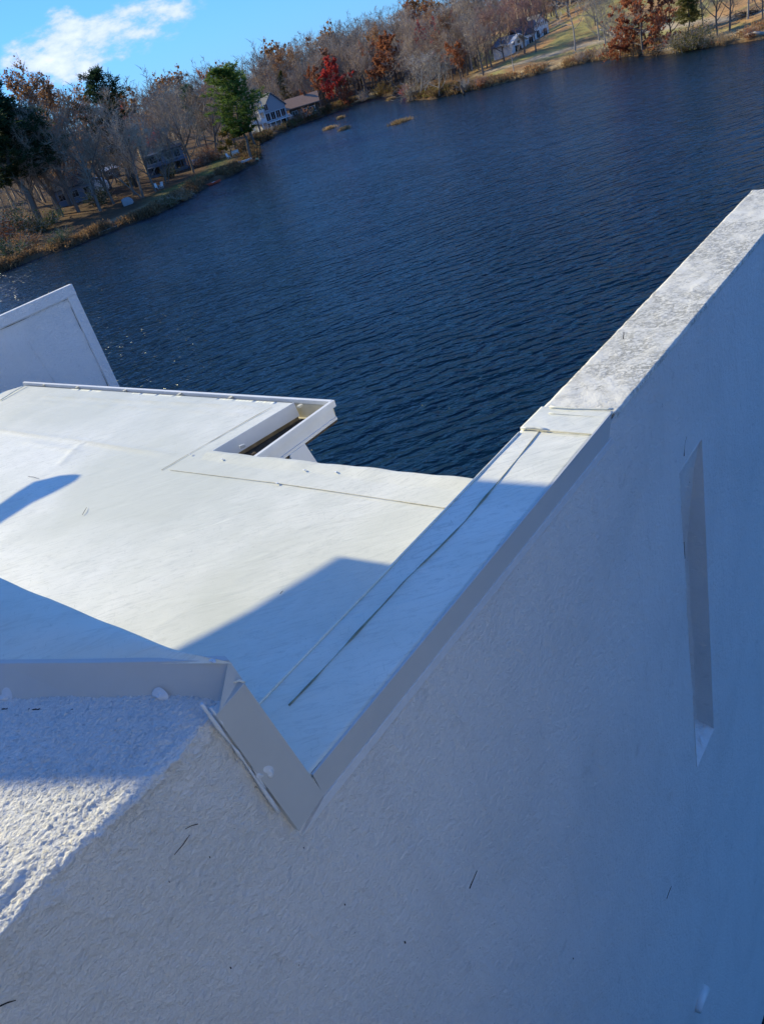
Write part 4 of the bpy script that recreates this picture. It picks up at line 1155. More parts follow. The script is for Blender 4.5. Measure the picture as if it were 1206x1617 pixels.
tree('rust_tree', 'rust_b', 352, 190, 107, 'narrow pale rust tree on the skyline just left of the waterside pine top', .7, dist=250)
tree('bare_tree', 'bare_multi', 262, 290, 190, 'many-stemmed bare tree in front of the left half of the blue-grey house', 1.1)
tree('bare_tree', 'bare_c', 100, 342, 232, 'spreading bare tree in front of the long dark roof at far left', 1.1)
tree('bare_tree', 'bare_d', 180, 322, 205, 'thin bare tree between the boat cover and the low dome-shaped cover', 1.1)
# middle bank
tree('white_birch', 'pale_b', 418, 203, 135, 'pale bare tree with a white trunk behind the white-fronted house', 1.0, dist=272)
tree('cedar_tree', 'cedar', 462, 185, 112, 'grey-green conifer behind the roof of the white-fronted house', .9, dist=290)
tree('cedar_tree', 'pine_b', 480, 182, 125, 'dark evergreen above the brown-roofed house', .9, dist=296)
tree('maple_tree', 'red_a', 538, 165, 90, 'bright red maple on the far bank with orange lower leaves', 1.0)
tree('maple_tree', 'rust_b', 508, 172, 102, 'salmon-orange narrow tree left of the bright red maple', .9)
tree('oak_tree', 'copper', 545, 160, 122, 'low rust-orange tree at the foot of the bright red maple', .9, dist=262)
tree('bare_tree', 'bare_d', 578, 152, 62, 'tall grey bare tree on the skyline right of the bright red maple', 1.1)
tree('bare_tree', 'bare_b', 565, 158, 76, 'grey bare tree close behind the bright red maple', 1.1, dist=280)
tree('bare_tree', 'bare_a', 480, 170, 82, 'bare tree on the skyline above the brown-roofed house', 1.0, dist=315)
tree('bare_tree', 'bare_b', 520, 160, 78, 'bare tree on the skyline above the salmon-orange tree', 1.0, dist=320)
tree('oak_tree', 'rust_a', 622, 142, 50, 'large orange-rust oak at the head of the cove', 1.25)
tree('oak_tree', 'rust_b', 598, 146, 62, 'smaller orange-rust tree left of the large orange-rust oak', 1.0, dist=285)
tree('willow_tree', 'pale_multi', 664, 153, 78, 'pale many-stemmed bare willow on the point jutting into the lake', 1.5)
tree('willow_tree', 'pale_c', 694, 150, 82, 'pale spreading bare willow leaning over the water right of the point', 1.2)
tree('willow_tree', 'shrub_pale', 652, 156, 122, 'low pale willow thicket at the very tip of the point', 1.3)
tree('maple_tree', 'red_b', 712, 118, 20, 'crimson maple near the top of the photo above the pale willows', 1.1, dist=240)
tree('maple_tree', 'red_b', 690, 128, 30, 'deep crimson tree left of the crimson maple', 1.0, dist=255)
tree('maple_tree', 'rust_b', 730, 140, 62, 'salmon-pink leaved tree behind the pale spreading willow', 1.2, dist=215)
tree('maple_tree', 'shrub_red', 641, 150, 132, 'small scarlet bush at the waterline on the point', 1.0, cat='bush')
tree('bare_tree', 'bare_b', 763, 118, 12, 'tall grey-white bare tree between the crimson maple and the white house', 1.1)
tree('bare_tree', 'pale_b', 748, 125, 22, 'pale slender bare tree right of the crimson maple', 1.0, dist=225)
# right bank
tree('red_bare_tree', 'red_bare_wide', 828, 84, -22, 'reddish twiggy bare tree directly in front of the left wing of the white house', .95)
tree('red_bare_tree', 'red_bare', 846, 82, -10, 'reddish twiggy bare tree in front of the middle of the white house', .9)
tree('red_bare_tree', 'red_bare', 796, 96, 2, 'reddish bare tree on the lawn left of the white house', .95)
tree('bare_tree', 'open_pale', 811, 112, 52, 'small pale bare sapling near the water below the white house', 1.0)
tree('bare_tree', 'open_pale', 908, 80, -26, 'white-limbed open bare tree on the lawn right of the white house', 1.0)
tree('bare_tree', 'open_pale', 946, 63, -40, 'white-limbed bare tree further up the lawn behind the fallen pale limbs', 1.0)
tree('bare_tree', 'pale_c', 978, 92, -8, 'leaning pale bare tree beside the copper beech', 1.0)
tree('beech_tree', 'copper', 1016, 84, -60, 'copper-leaved beech sweeping down to the water', 1.0)
tree('beech_tree', 'copper', 1000, 88, 20, 'low copper-leaved boughs in front of the beech at the waterline', 1.2)
tree('yellow_cedar', 'cedar', 1088, 70, -40, 'yellow-green conifer right of the copper beech', 1.0)
tree('yellow_cedar', 'shrub_olive', 1098, 76, 34, 'low yellow-green conifer bush on the bank right of the copper beech', 1.3, cat='bush')
tree('bare_tree', 'bare_d', 1132, 54, -60, 'dark-trunked tree right of the yellow-green conifer', 1.0)
tree('bare_tree', 'bare_b', 1152, 48, -70, 'dark-trunked tree second right of the yellow-green conifer', 1.0)
tree('bare_tree', 'open_pale', 1180, 30, -90, 'pale trunk with dark brush heap before it near the upper right corner', 1.0)
tree('bare_tree', 'bare_b', 1204, 34, -70, 'trunk at the upper right edge of the photo above the dead grass', 1.0)
tree('bare_tree', 'bare_a', 940, 40, -30, 'grey-brown bare tree high on the lawn between the white house and the beech', 1.1)

tree('bare_tree', 'pale_c', 955, 70, -18, 'pale bare tree between the white-limbed tree and the leaning pale tree', 1.0)
tree('bare_tree', 'bare_multi', 968, 90, 18, 'low grey many-stemmed tree at the waterline left of the beech', 1.2)
tree('bare_tree', 'bare_c', 1060, 60, -30, 'grey bare tree just left of the yellow-green conifer', 1.0)
tree('bare_tree', 'red_bare', 868, 66, -30, 'reddish bare tree rising behind the right wing of the white house', 1.0, dist=262)
tree('bare_tree', 'red_bare', 776, 106, 10, 'pinkish bare tree at the left end of the white house lawn', 1.0)
tree('bare_tree', 'bare_a', 1110, 40, -50, 'grey bare tree behind the yellow-green conifer', 1.1)
# forest individuals: the row of crowns behind, which one can count but not tell apart
keysF = [('bare_a', 'grey bare tree'), ('bare_b', 'grey bare tree'), ('bare_d', 'grey bare tree'), ('bare_c', 'grey bare tree'), ('red_bare', 'grey bare tree'), ('brown_a', 'brown leaved tree'), ('brown_b', 'brown leaved tree'), ('rust_b', 'rust leaved tree')]
LAB = {'grey bare tree': 'bare grey woodland tree among the trees behind the far shore', 'brown leaved tree': 'thinly leaved brown woodland tree among the trees behind the far shore', 'rust leaved tree': 'rust leaved woodland tree among the trees behind the far shore'}
GRP = {'grey bare tree': 'bare trees in the wood behind the far shore', 'brown leaved tree': 'brown trees in the wood behind the far shore', 'rust leaved tree': 'rust trees in the wood behind the far shore'}
HOUSE_KEEP = []
def wood_row(n, x0, x1, dmin, dmax, hmin, hmax, seed, wts=(6, 6, 5, 4, .8, 1.2, .8, .5)):
    rg2 = random.Random(seed)
    for i in range(n):
        px = x0 + (x1 - x0) * (i + rg2.uniform(0, 1)) / n
        az = math.atan2(ray(px, 120)[0], ray(px, 120)[1])
        dist = rg2.uniform(dmin, dmax)
        p = np.array([math.sin(az), math.cos(az)]) * dist
        if sdist([p], land)[0] < 9: p = p * (1 + 25 / dist)
        if px > 1040 and dist < 215: continue
        if any(np.hypot(*(p - h[:2])) < h[2] for h in HOUSE_KEEP): continue
        key, nm = rg2.choices(keysF, wts)[0]
        H = rg2.uniform(hmin, hmax)
        plant(nm.replace(' ', '_'), key, np.array([p[0], p[1], ground_h(p)[0]]), H, rg2.uniform(.85, 1.15), LAB[nm], 'tree', GRP[nm])
for _x, _y, _r in ((417, 207, 12), (462, 193, 11), (238, 292, 12), (84, 334, 11), (806, 86, 12), (860, 72, 15), (885, 66, 12)):
    _p = on_ground(_x, _y); HOUSE_KEEP.append((_p[0] + 3, _p[1] + 4, _r))
wood_row(28, -60, 400, 178, 215, 13, 18, 5)
wood_row(34, 395, 660, 285, 320, 14, 19, 6)
wood_row(34, 395, 660, 262, 300, 11, 16, 7, (6, 6, 6, 4, .5, 1.5, 1.2, 1))
wood_row(28, 640, 800, 225, 280, 14, 19, 8)
wood_row(16, 640, 780, 205, 240, 9, 14, 12)
wood_row(26, 860, 1250, 235, 300, 15, 20, 9)
wood_row(8, 1040, 1260, 165, 210, 12, 16, 10)

# the deeper wood reads as one mass
def far_wood():
    base = []
    for sd_, kw, mt in ((41, dict(spread=.42), 0), (42, dict(spread=.34, up=.6), 0), (43, dict(spread=.45), 1), (44, dict(spread=.38), 2), (45, dict(spread=.36), 0)):
        lf = 900 if mt else 0
        tb, cb, lb = bare_tree(sd_, 3, .0045, leaf_n=lf, leaf_size=.05, lite=True, limbs=7, sub=4, sub2=4, **kw)
        A = [tb.arrays(), cb.arrays()] + ([lb.arrays()] if lf else [])
        V = []; F_ = []; Mi = []; n = 0
        for j, (v, f) in enumerate(A): V.append(v); F_.append(f + n); Mi.append(np.full(len(f), mt if j == 2 else 0)); n += len(v)
        base.append((np.concatenate(V), np.concatenate(F_), np.concatenate(Mi)))
    rng = np.random.default_rng(5); V = []; F_ = []; Mi = []; n = 0
    for i in range(760):
        az = R(rng.uniform(-42, 62)); azd = math.degrees(az)
        d0 = np.interp(azd, [-42, -8, 0, 8, 14, 62], [205, 215, 290, 320, 270, 285])
        dist = d0 + rng.uniform(0, 1) ** 1.4 * 190
        p = np.array([math.sin(az), math.cos(az)]) * dist
        if sdist([p], land)[0] < 14: continue
        v, f, m_ = base[rng.choice(5, p=[.34, .32, .08, .04, .22])]; H = rng.uniform(14, 21) if i % 3 else rng.uniform(5, 9); a = rng.uniform(0, 6.28)
        ca_, sa_ = math.cos(a), math.sin(a); W = H * rng.uniform(.9, 1.2)
        q = np.c_[(v[:, 0] * ca_ - v[:, 1] * sa_) * W + p[0], (v[:, 0] * sa_ + v[:, 1] * ca_) * W + p[1], v[:, 2] * H + ground_h(p)[0] - .3]
        V.append(q); F_.append(f + n); Mi.append(m_); n += len(q)
    me = mesh_from('far_wood', np.concatenate(V), np.concatenate(F_), False, np.concatenate(Mi))
    tag(link('far_wood', me, [M['twig'], M['brown'], M['rust']]), 'distant autumn wood of grey and rust trees along the skyline', 'wood', kind='stuff')
far_wood()

# undergrowth and brush along the shore, dead grass, reeds
def shore_brush(name, keyfn, az0, az1, n, dlo, dhi, hlo, hhi, mats, label, seed, quad=.22):
    rng = np.random.default_rng(seed); tb = TB(); mi = []
    sh_ = np.array(shore); seg = np.linalg.norm(np.diff(sh_, axis=0), axis=1); cum = np.r_[0, np.cumsum(seg)]
    t = rng.uniform(0, cum[-1], n * 3); k = np.clip(np.searchsorted(cum, t) - 1, 0, len(seg) - 1); f = (t - cum[k]) / seg[k]
    P = sh_[k] + (sh_[k + 1] - sh_[k]) * f[:, None]
    e = (sh_[k + 1] - sh_[k]) / seg[k][:, None]; nrm = np.c_[-e[:, 1], e[:, 0]]
    P = P + nrm * rng.uniform(dlo, dhi, len(P))[:, None]
    azz = np.degrees(np.arctan2(P[:, 0], P[:, 1])); ok = (azz > az0) & (azz < az1) & (sdist(P, land) > .1)
    clump = fbm(np.c_[P, P[:, 0] * 0], .18, 3); ok &= clump > -.06
    P = P[ok][:n]
    g = ground_h(P); Z = hlo + (hhi - hlo) * np.clip(.5 + 2.2 * fbm(np.c_[P, P[:, 0] * 0 + 9], .3, 3), 0, 1)
    for _ in range(9):
        b0 = np.c_[P + rng.normal(size=P.shape) * .5, g - .1]
        e0 = b0 + np.c_[rng.normal(size=P.shape) * .35 * Z[:, None], Z * rng.uniform(.4, 1.1, len(P)) + .1]
        tb.ribbons(b0, e0, quad * .35, rng); mi += [0] * len(P)
        c = b0 + (e0 - b0) * rng.uniform(.5, 1, len(P))[:, None]
        tb.quads(c, quad, rng, .1); mi += list((rng.uniform(0, 1, len(P)) < .5).astype(int))
    me = mesh_from(name, np.concatenate(tb.V), np.concatenate(tb.F), False, mi)
    return tag(link(name, me, [M[m] for m in mats]), label, 'brush', kind='stuff')
shore_brush('bank_brush', None, -22, -1, 1500, .1, 3.2, .3, 1.5, ['brush', 'brown'], 'low brown brush along the water edge of the left bank', 3, .26)
shore_brush('bank_brush', None, -2, 13, 1400, .2, 5, .4, 1.8, ['brush', 'olive'], 'scrubby brown growth at the far shore below the wood', 4, .4)
shore_brush('dead_grass', None, 12.5, 33, 2400, .1, 5.5, .3, 1.2, ['reed', 'rust'], 'golden dead grass along the shore below the white house lawn', 5, .3)
tag(bpy.data.objects['bank_brush'], kind='stuff')
pl = [  # px, py, height px-top, key, label
    (30, 372, 322, 'shrub_dark', 'dark green bush at the left edge above the shore'), (8, 385, 338, 'shrub_rust', 'rust-coloured bush at the extreme left of the bank'),
    (85, 352, 328, 'shrub_pine', 'bright green bush at the foot of the broad bare tree'), (66, 366, 334, 'shrub_olive', 'olive bush left of the bright green bush'),
    (45, 392, 362, 'shrub_brown', 'brown bush at the waterline at far left'), (18, 408, 372, 'shrub_dark', 'dark bush at the waterline nearest the left edge'),
    (98, 384, 360, 'shrub_dark', 'dark low bush at the waterline left of the stone dock'), 
    (160, 322, 290, 'shrub_dark', 'dark shrub in the shade right of the white boat cover'), (208, 292, 268, 'shrub_olive', 'olive shrub behind the leaning bare tree'),
    (270, 280, 258, 'shrub_dark', 'dark shrub beside the foot of the blue-grey house'), (318, 262, 240, 'shrub_rust', 'reddish shrub behind the big open bare tree'),
    (336, 254, 226, 'shrub_rust', 'reddish shrub before the yellow-leaved tree'), (348, 250, 232, 'shrub_bare', 'bare grey shrub left of the white lakeside ornaments'),
    (292, 316, 296, 'shrub_brown', 'brown bush hanging over the water left of the red kayak'), (270, 326, 304, 'shrub_olive', 'olive bush on the bank edge below the big open tree'),
    (478, 190, 170, 'shrub_rust', 'rust-brown round bush right of the brown-roofed house'), (494, 184, 166, 'shrub_olive', 'golden bush at the shore right of the rust-brown round bush'),
    (445, 204, 192, 'shrub_yellow', 'yellow-green bush below the windows of the white-fronted house'), (425, 212, 196, 'shrub_bare', 'bare twiggy bush left of the white-fronted house'),
    (602, 148, 128, 'shrub_yellow', 'golden bush at the head of the cove'), (575, 158, 140, 'shrub_bare', 'grey bush on the shore right of the bright red maple'),
    (1068, 82, 50, 'shrub_pale', 'pale green-grey thicket at the waterline right of the beech'), (1082, 80, 40, 'shrub_olive', 'olive bush behind the pale thicket'),
    (1120, 74, 50, 'shrub_olive', 'yellow-green round bush on the bank below the dark trunks'), (1145, 68, 46, 'shrub_reed', 'straw-coloured bush on the bank below the dark trunks'),
    (1185, 60, 36, 'shrub_rust', 'rust-coloured bush on the bank near the right edge'), (735, 142, 122, 'shrub_pale', 'pale twiggy bush right of the leaning willow'),
    (760, 136, 116, 'shrub_rust', 'brown-red bush on the bank below the tall grey-white tree'), (916, 96, 74, 'shrub_bare', 'reddish bare thicket on the bank below the white-limbed tree'),
    (950, 90, 66, 'shrub_bare', 'bare thicket at the waterline left of the beech'),
]
for px, py, top, key, lab in pl:
    try: tree('bush', key, px, py, top, lab, 1.25, cat='bush')
    except Exception as ex: print('bush', px, ex)
# fallen pale limbs and brush heaps
for (x0, y0, x1, y1, lab) in ((948, 52, 974, 64, 'white fallen limb slanting down to the right of the lawn'), (958, 46, 978, 66, 'second white fallen limb crossing the first on the lawn'), (1178, 64, 1206, 56, 'pale drift log lying at the water edge in the upper right corner'), (724, 138, 733, 150, 'dark leaning trunk reaching from the bank over the water')):
    a, b_ = on_ground(x0, y0), on_ground(x1, y1); a = a + [0, 0, .8]; b_ = b_ + [0, 0, .25]
    bb = MB(a); bb.tube([a, (a + b_) / 2 + [0, 0, .25], b_], [.14, .2, .26], 7)
    tag(bb.build('fallen_limb', M['bark_dark'] if 'dark' in lab else M['bark_pale'], None, True), lab, 'log')
for (x, y, r_, lab) in ((1036, 86, 1.8, 'dark heap of dead branches in the water under the beech'), (1178, 26, 2.2, 'dark brush heap on the slope in the upper right corner')):
    P = on_ground(x, y); rng = np.random.default_rng(int(x)); t_ = TB(); n = 160
    a = P + rng.normal(size=(n, 3)) * [r_ * .5, r_ * .5, .2] + [0, 0, .4]; t_.ribbons(a, a + rng.normal(size=(n, 3)) * [1, 1, .4] * r_ * .5, .09, rng)
    me = t_.mesh('brush_heap'); tag(link('brush_heap', me, M['bark_dark']), lab, 'brush heap')
# reed islets in the lake
for k, (x, y, w_, lab) in enumerate(((632, 193, 2.3, 'largest golden reed islet in the lake'), (521, 203, 1.3, 'left golden reed islet of the small cluster'), (544, 204, 1.3, 'right golden reed islet of the small cluster'), (538, 187, .9, 'smallest reed islet, above the other two of the cluster'), (617, 157, 1.1, 'reed islet close to the head of the cove'))):
    P = at(x, y, 0); rng = np.random.default_rng(k + 60); n = 420
    e = empty('reed_islet', P, lab, 'reeds')
    b0 = rng.normal(size=(n, 3)) * [w_ * .5, w_ * .32, 0]; t_ = TB()
    t_.ribbons(b0, b0 + np.c_[rng.normal(size=(n, 2)) * .22, rng.uniform(.25, .75, n)], .09, rng)
    me = t_.mesh('reeds'); me.materials.append(M['reed']); link('reeds', me, None, e)
    mb_ = MB(); q = [(w_ * .95 * math.cos(a) * (1 + .2 * math.sin(3 * a)), w_ * .5 * math.sin(a) * (1 + .2 * math.cos(2 * a))) for a in np.linspace(0, 6.28, 18)[:-1]]
    mb_.prism(q, -.3, .07); mb_.build('mud', M['brush'], e)

# ------------------------------------------------------------------ houses across the lake
def dir2(az): return np.array([math.sin(az), math.cos(az)])
class House:
    """local frame: x to the right along the front, y away from the viewer, z up; origin front-left corner at ground"""
    def __init__(s, name, P, az, label, cat='house'):
        s.e = empty(name, P, label, cat); s.e.rotation_euler = (0, 0, -az); s.P = P
    def part(s, name, mat, fn, parent=None, label=None):
        b = MB(); fn(b); o = b.build(name, mat, parent or s.e)
        if label: o['label'] = label
        return o
    def box(s, name, mat, x0, x1, y0, y1, z0, z1, parent=None):
        return s.part(name, mat, lambda b: b.prism([(x0, y0), (x1, y0), (x1, y1), (x0, y1)], z0, z1), parent)
    def gable(s, name, mat, x0, x1, y0, y1, z0, zr, th=.25, along='y', over=.4, parent=None):
        """two roof slopes; the ridge runs along y (gable faces the viewer) or x"""
        def f(b):
            if along == 'y':
                xm = (x0 + x1) / 2
                for a, c in ((x0 - over, xm), (x1 + over, xm)):
                    za = z0 - (zr - z0) * over / (xm - x0)
                    b.hexa([(a, y0 - over, za), (c, y0 - over, zr), (c, y1 + over, zr), (a, y1 + over, za)], [(a, y0 - over, za + th), (c, y0 - over, zr + th), (c, y1 + over, zr + th), (a, y1 + over, za + th)])
            else:
                ym = (y0 + y1) / 2
                for a in (y0 - over, y1 + over):
                    za = z0 - (zr - z0) * over / (ym - y0)
                    b.hexa([(x0 - over, a, za), (x1 + over, a, za), (x1 + over, ym, zr), (x0 - over, ym, zr)], [(x0 - over, a, za + th), (x1 + over, a, za + th), (x1 + over, ym, zr + th), (x0 - over, ym, zr + th)])
        o = s.part(name, mat, f, parent)
        bmx = bmesh.new(); bmx.from_mesh(o.data); bmesh.ops.recalc_face_normals(bmx, faces=bmx.faces); bmx.to_mesh(o.data); bmx.free()
        return o
    def gwall(s, name, mat, x0, x1, y0, y1, z0, ze, zr, parent=None):
        """walls with a gable end towards the viewer"""
        xm = (x0 + x1) / 2
        def f(b):
            pr = [(x0, z0), (x1, z0), (x1, ze), (xm, zr), (x0, ze)]
            v = [(x, y0, z) for x, z in pr] + [(x, y1, z) for x, z in pr]
            b.add(v, [(0, 1, 2, 3, 4), (9, 8, 7, 6, 5)] + [(i, 5 + i, 5 + (i + 1) % 5, (i + 1) % 5) for i in range(5)])
        o = s.part(name, mat, f, parent)
        bmx = bmesh.new(); bmx.from_mesh(o.data); bmesh.ops.recalc_face_normals(bmx, faces=bmx.faces); bmx.to_mesh(o.data); bmx.free()
        return o
    def window(s, x, z, w, h, y=0, side='front', frame='siding_white', x_side=0, cols=2, parent=None):
        t = .08
        def fr(b):
            if side == 'front':
                for (a0, a1, c0, c1) in ((x - t, x + w + t, z - t, z), (x - t, x + w + t, z + h, z + h + t), (x - t, x, z, z + h), (x + w, x + w + t, z, z + h)) + tuple((x + w * k / cols - t / 3, x + w * k / cols + t / 3, z, z + h) for k in range(1, cols)):
                    b.prism([(a0, y - .07), (a1, y - .07), (a1, y), (a0, y)], c0, c1)
            else:
                for (a0, a1, c0, c1) in ((x - t, x + w + t, z - t, z), (x - t, x + w + t, z + h, z + h + t), (x - t, x, z, z + h), (x + w, x + w + t, z, z + h)):
                    b.prism([(x_side - .07, a0), (x_side, a0), (x_side, a1), (x_side - .07, a1)], c0, c1)
        wo = s.part('window', M[frame], fr, parent)
        if side == 'front': s.box('pane', M['glass'], x, x + w, y - .03, y - .005, z, z + h, wo)
        else: s.box('pane', M['glass'], x_side - .03, x_side - .005, x, x + w, z, z + h, wo)
        return wo

# white-fronted house at the water: a lit white side and a shaded grey gabled front
P = on_ground(424, 206)
h1 = House('lake_house', P, R(-38), 'grey gabled house with a bright white balcony side standing at the water beside the pine')
h1.gwall('wall', M['siding'], 0, 8.4, 0, 9, -.5, 5.2, 8.8)
h1.gable('roof', M['shingle'], 0, 8.4, 0, 9, 5.2, 8.8)
h1.box('chimney', M['siding_white'], -1.6, -1.0, 3.5, 4.3, 3.5, 10.8)
def tower(b):
    for z in (0, 2.6, 5.1):
        b.prism([(-1.9, -.6), (0, -.6), (0, 4.2), (-1.9, 4.2)], z + 2.3 if z else 2.2, z + 2.55 if z else 2.45)
    for x in (-1.9, -.28):
        for y in (-.6, 1.6, 3.95): b.prism([(x, y), (x + .28, y), (x + .28, y + .28), (x, y + .28)], -.5, 7.6)
    for z in (2.45, 4.95): b.prism([(-1.9, -.64), (0, -.64), (0, -.54), (-1.9, -.54)], z, z + .9)
    for z in (2.45, 4.95): b.prism([(-1.94, -.5), (-1.84, -.5), (-1.84, 4.1), (-1.94, 4.1)], z, z + .9)
h1.part('balcony', M['siding_white'], tower)
h1.box('side_wall', M['siding_white'], -.1, 0.0, 0, 4.2, -.4, 6.4)
for i in range(4): h1.window(.5 + i * 1.95, 2.3, 1.5, 1.9)
h1.window(.8, 5.0, 1.3, 1.5); h1.window(5.2, 0.2, 2.4, 1.6)
h1.box('deck', M['siding_white'], -.4, 8.6, -1.6, -.05, 1.75, 1.95)
for i in range(5):
    h1.box('deck_post', M['siding_white'], .1 + i * 2.05, .28 + i * 2.05, -1.55, -1.37, -.8, 1.75)
h1.box('chimney', M['siding_white'], 3.8, 4.3, 4.5, 5.0, 8.2, 9.9)

P = on_ground(462, 193)
h2 = House('brown_house', P + np.array([0, 2, 0]), R(5), 'low house with a pale brown roof right of the grey gabled house')
h2.box('wall', M['siding_brown'], 0, 8.5, 0, 8, -.5, 3.4)
h2.gable('roof', M['shingle_brown'], -.4, 8.9, -.3, 8.3, 3.4, 5.6, along='x')
h2.box('chimney', M['siding_brown'], 5.2, 5.9, 3.4, 4.1, 4.6, 6.6)
for i in range(3): h2.window(.8 + i * 2.6, 1.2, 1.5, 1.3)
def stair(b):
    for i in range(9): b.box((-.6 + i * .22, -1.6, 2.4 - i * .3), (1.3, .5, .12))
    b.hexa([(-1.2, -1.9, 2.3), (-1.05, -1.9, 2.3), (.6, -1.9, -.5), (.45, -1.9, -.5)], [(-1.2, -1.8, 2.3), (-1.05, -1.8, 2.3), (.6, -1.8, -.5), (.45, -1.8, -.5)])
    b.hexa([(.1, -1.9, 2.3), (.25, -1.9, 2.3), (1.9, -1.9, -.5), (1.75, -1.9, -.5)], [(.1, -1.8, 2.3), (.25, -1.8, 2.3), (1.9, -1.8, -.5), (1.75, -1.8, -.5)])
h2.part('stairway', M['siding_white'], stair)

# blue-grey house in the trees of the left bank
P = on_ground(236, 284)
h3 = House('blue_house', P + np.array([0, 3, 0]), R(-8), 'blue-grey two-storey house with a deck and white-edged roof behind the bare trees')
h3.e.scale = (.82, .82, .78)
h3.box('wall', M['siding_blue'], 0, 11, 0, 9, -.6, 6.0)
def flatroof(b): b.hexa([(-.5, -.7, 5.9), (11.5, -.7, 5.9), (11.5, 9.5, 6.9), (-.5, 9.5, 6.9)], [(-.5, -.7, 6.15), (11.5, -.7, 6.15), (11.5, 9.5, 7.15), (-.5, 9.5, 7.15)])
h3.part('roof', M['shingle_dark'], flatroof)
h3.box('eave_board', M['siding_white'], -.5, 4.6, -.76, -.7, 5.85, 6.22)
for x, w in ((.8, 2.6), (3.9, .8), (6, 1.7), (8.4, 1.7)): h3.window(x, 3.6, w, 1.8, frame='siding')
for x, w in ((1.2, 2), (5, 1.4), (8, 2)): h3.window(x, .6, w, 1.7, frame='siding_blue')
h3.box('deck', M['siding_blue'], -.5, 11.5, -2.4, 0, 2.6, 2.8)
h3.box('railing', M['siding'], -.5, 11.5, -2.42, -2.34, 3.5, 3.6)
for i in range(7): h3.box('deck_post', M['siding_blue'], -.4 + i * 1.93, -.25 + i * 1.93, -2.4, -2.25, -.8, 3.5)

# dark-roofed house behind the broad bare tree, far left
P = on_ground(84, 334)
h4 = House('grey_house', P + np.array([0, 4, 0]), R(-16), 'grey house with a long dark roof hidden behind the broad bare tree at far left')
h4.box('wall', M['siding_blue'], 0, 9, 0, 8, -.5, 3.2)
h4.gable('roof', M['shingle_dark'], 0, 9, 0, 8, 3.2, 5.4, along='x')
for x in (1.2, 4, 6.6): h4.window(x, 1.1, 1.3, 1.2, frame='siding')

# white house on the right-hand lawn: three stepped wings
P = on_ground(806, 86)
h5 = House('white_house', P, R(-25), 'white house of stepped gabled wings on the lawn behind reddish bare trees')
h5.e.scale = (.78, .78, .78)
h5.gwall('wall', M['siding_white'], 0, 6.2, 0, 8, -.6, 2.9, 4.9)
h5.gable('roof', M['shingle'], 0, 6.2, 0, 8, 2.9, 4.9)
h5.window(2.2, .3, 2.6, 1.7, cols=3); h5.window(1.2, 2.4, 1.0, .8); h5.window(3.4, 2.4, 1.0, .8)
h5.box('porch_post', M['siding_white'], -.2, .1, -1.2, -.9, -.6, 3.0); h5.box('porch_post', M['siding_white'], 5.6, 5.9, -1.2, -.9, -.6, 3.0)
h5.gable('porch_roof', M['siding_white'], -.2, 6.4, -1.6, 0, 2.9, 4.9, .22, over=.3)
h5.box('wing_wall', M['siding_white'], 6.2, 12.5, 1.5, 9, -.2, 4.0)
h5.gable('wing_roof', M['shingle_dark'], 6.3, 12.4, 1.5, 9, 4.0, 6.2, along='x')
h5.window(7.0, 1.8, 1.2, 1.3, 1.5); h5.window(9.6, 1.2, 1.9, 1.8, 1.5)
h5.box('door', M['siding'], 8.55, 9.3, 1.42, 1.49, .3, 2.3)
h5.gwall('hall_wall', M['siding_white'], 13.4, 19.6, 2.5, 10, .6, 5.4, 8.0)
h5.gable('hall_roof', M['shingle'], 13.4, 19.6, 2.5, 10, 5.4, 8.0)
for i in range(6): h5.window(14.1 + i * .85, 5.0, .45, 1.1, 2.5, cols=1)
h5.window(14.2, 2.0, 1.2, 2.0, 2.5); h5.window(17.2, 2.0, 1.6, 2.0, 2.5)
h5.box('back_roof', M['shingle_dark'], 10.8, 14.2, 6, 11, 6.2, 8.6)

# white boat cover and sheds on the left bank
P = on_ground(156, 303)
e = empty('boat_cover', P, 'white domed cover over a stored boat under the bare trees', 'boat cover')
U_, V_ = np.meshgrid(np.linspace(0, 1, 16), np.linspace(0, math.pi, 12))
L_ = (U_ - .5) * 5.6; rr = 1.5 * (1 - (np.abs(U_ - .45) * 1.5) ** 3 * .8)
Pt = np.stack([L_, np.cos(V_) * rr * .9, np.sin(V_) * rr * 2.1 + 0 * L_], -1); Pt[..., 2] += fbm(Pt, 1.2, 2) * .3 * np.sin(V_)
o = sheet('cover', Pt, M['tarp'], e, org=(0, 0, 0)); e.rotation_euler = (0, 0, R(28))
b = MB(); b.prism([(-2.8, -.8), (2.6, -.9), (2.6, .9), (-2.8, .8)], -.2, .25); b.build('hull', M['dark'], e)
P = on_ground(166, 285) + np.array([0, 1, 0])
h6 = House('garden_shed', P, R(-20), 'small shed with a bright white roof edge behind the boat cover', 'shed')
h6.box('wall', M['siding_brown'], 0, 4.2, 0, 3, -.4, 2.2); h6.gable('roof', M['tarp'], 0, 4.2, 0, 3, 2.2, 2.9, .12, along='x')
h6.window(1.4, .9, .9, .8)
P = on_ground(203, 323)
e = empty('covered_mound', P, 'low pale dome-shaped cover in the shade near the shore path', 'cover')
Pt2 = Pt * np.array([.36, .55, .42]); o = sheet('cover', Pt2, M['tarp_grey'], e, org=(0, 0, 0)); e.rotation_euler = (0, 0, R(20))
b = MB(); b.prism([(-1.0, -.55), (1.0, -.55), (1.0, .55), (-1.0, .55)], -.2, .12); b.build('base_frame', M['dark'], e)
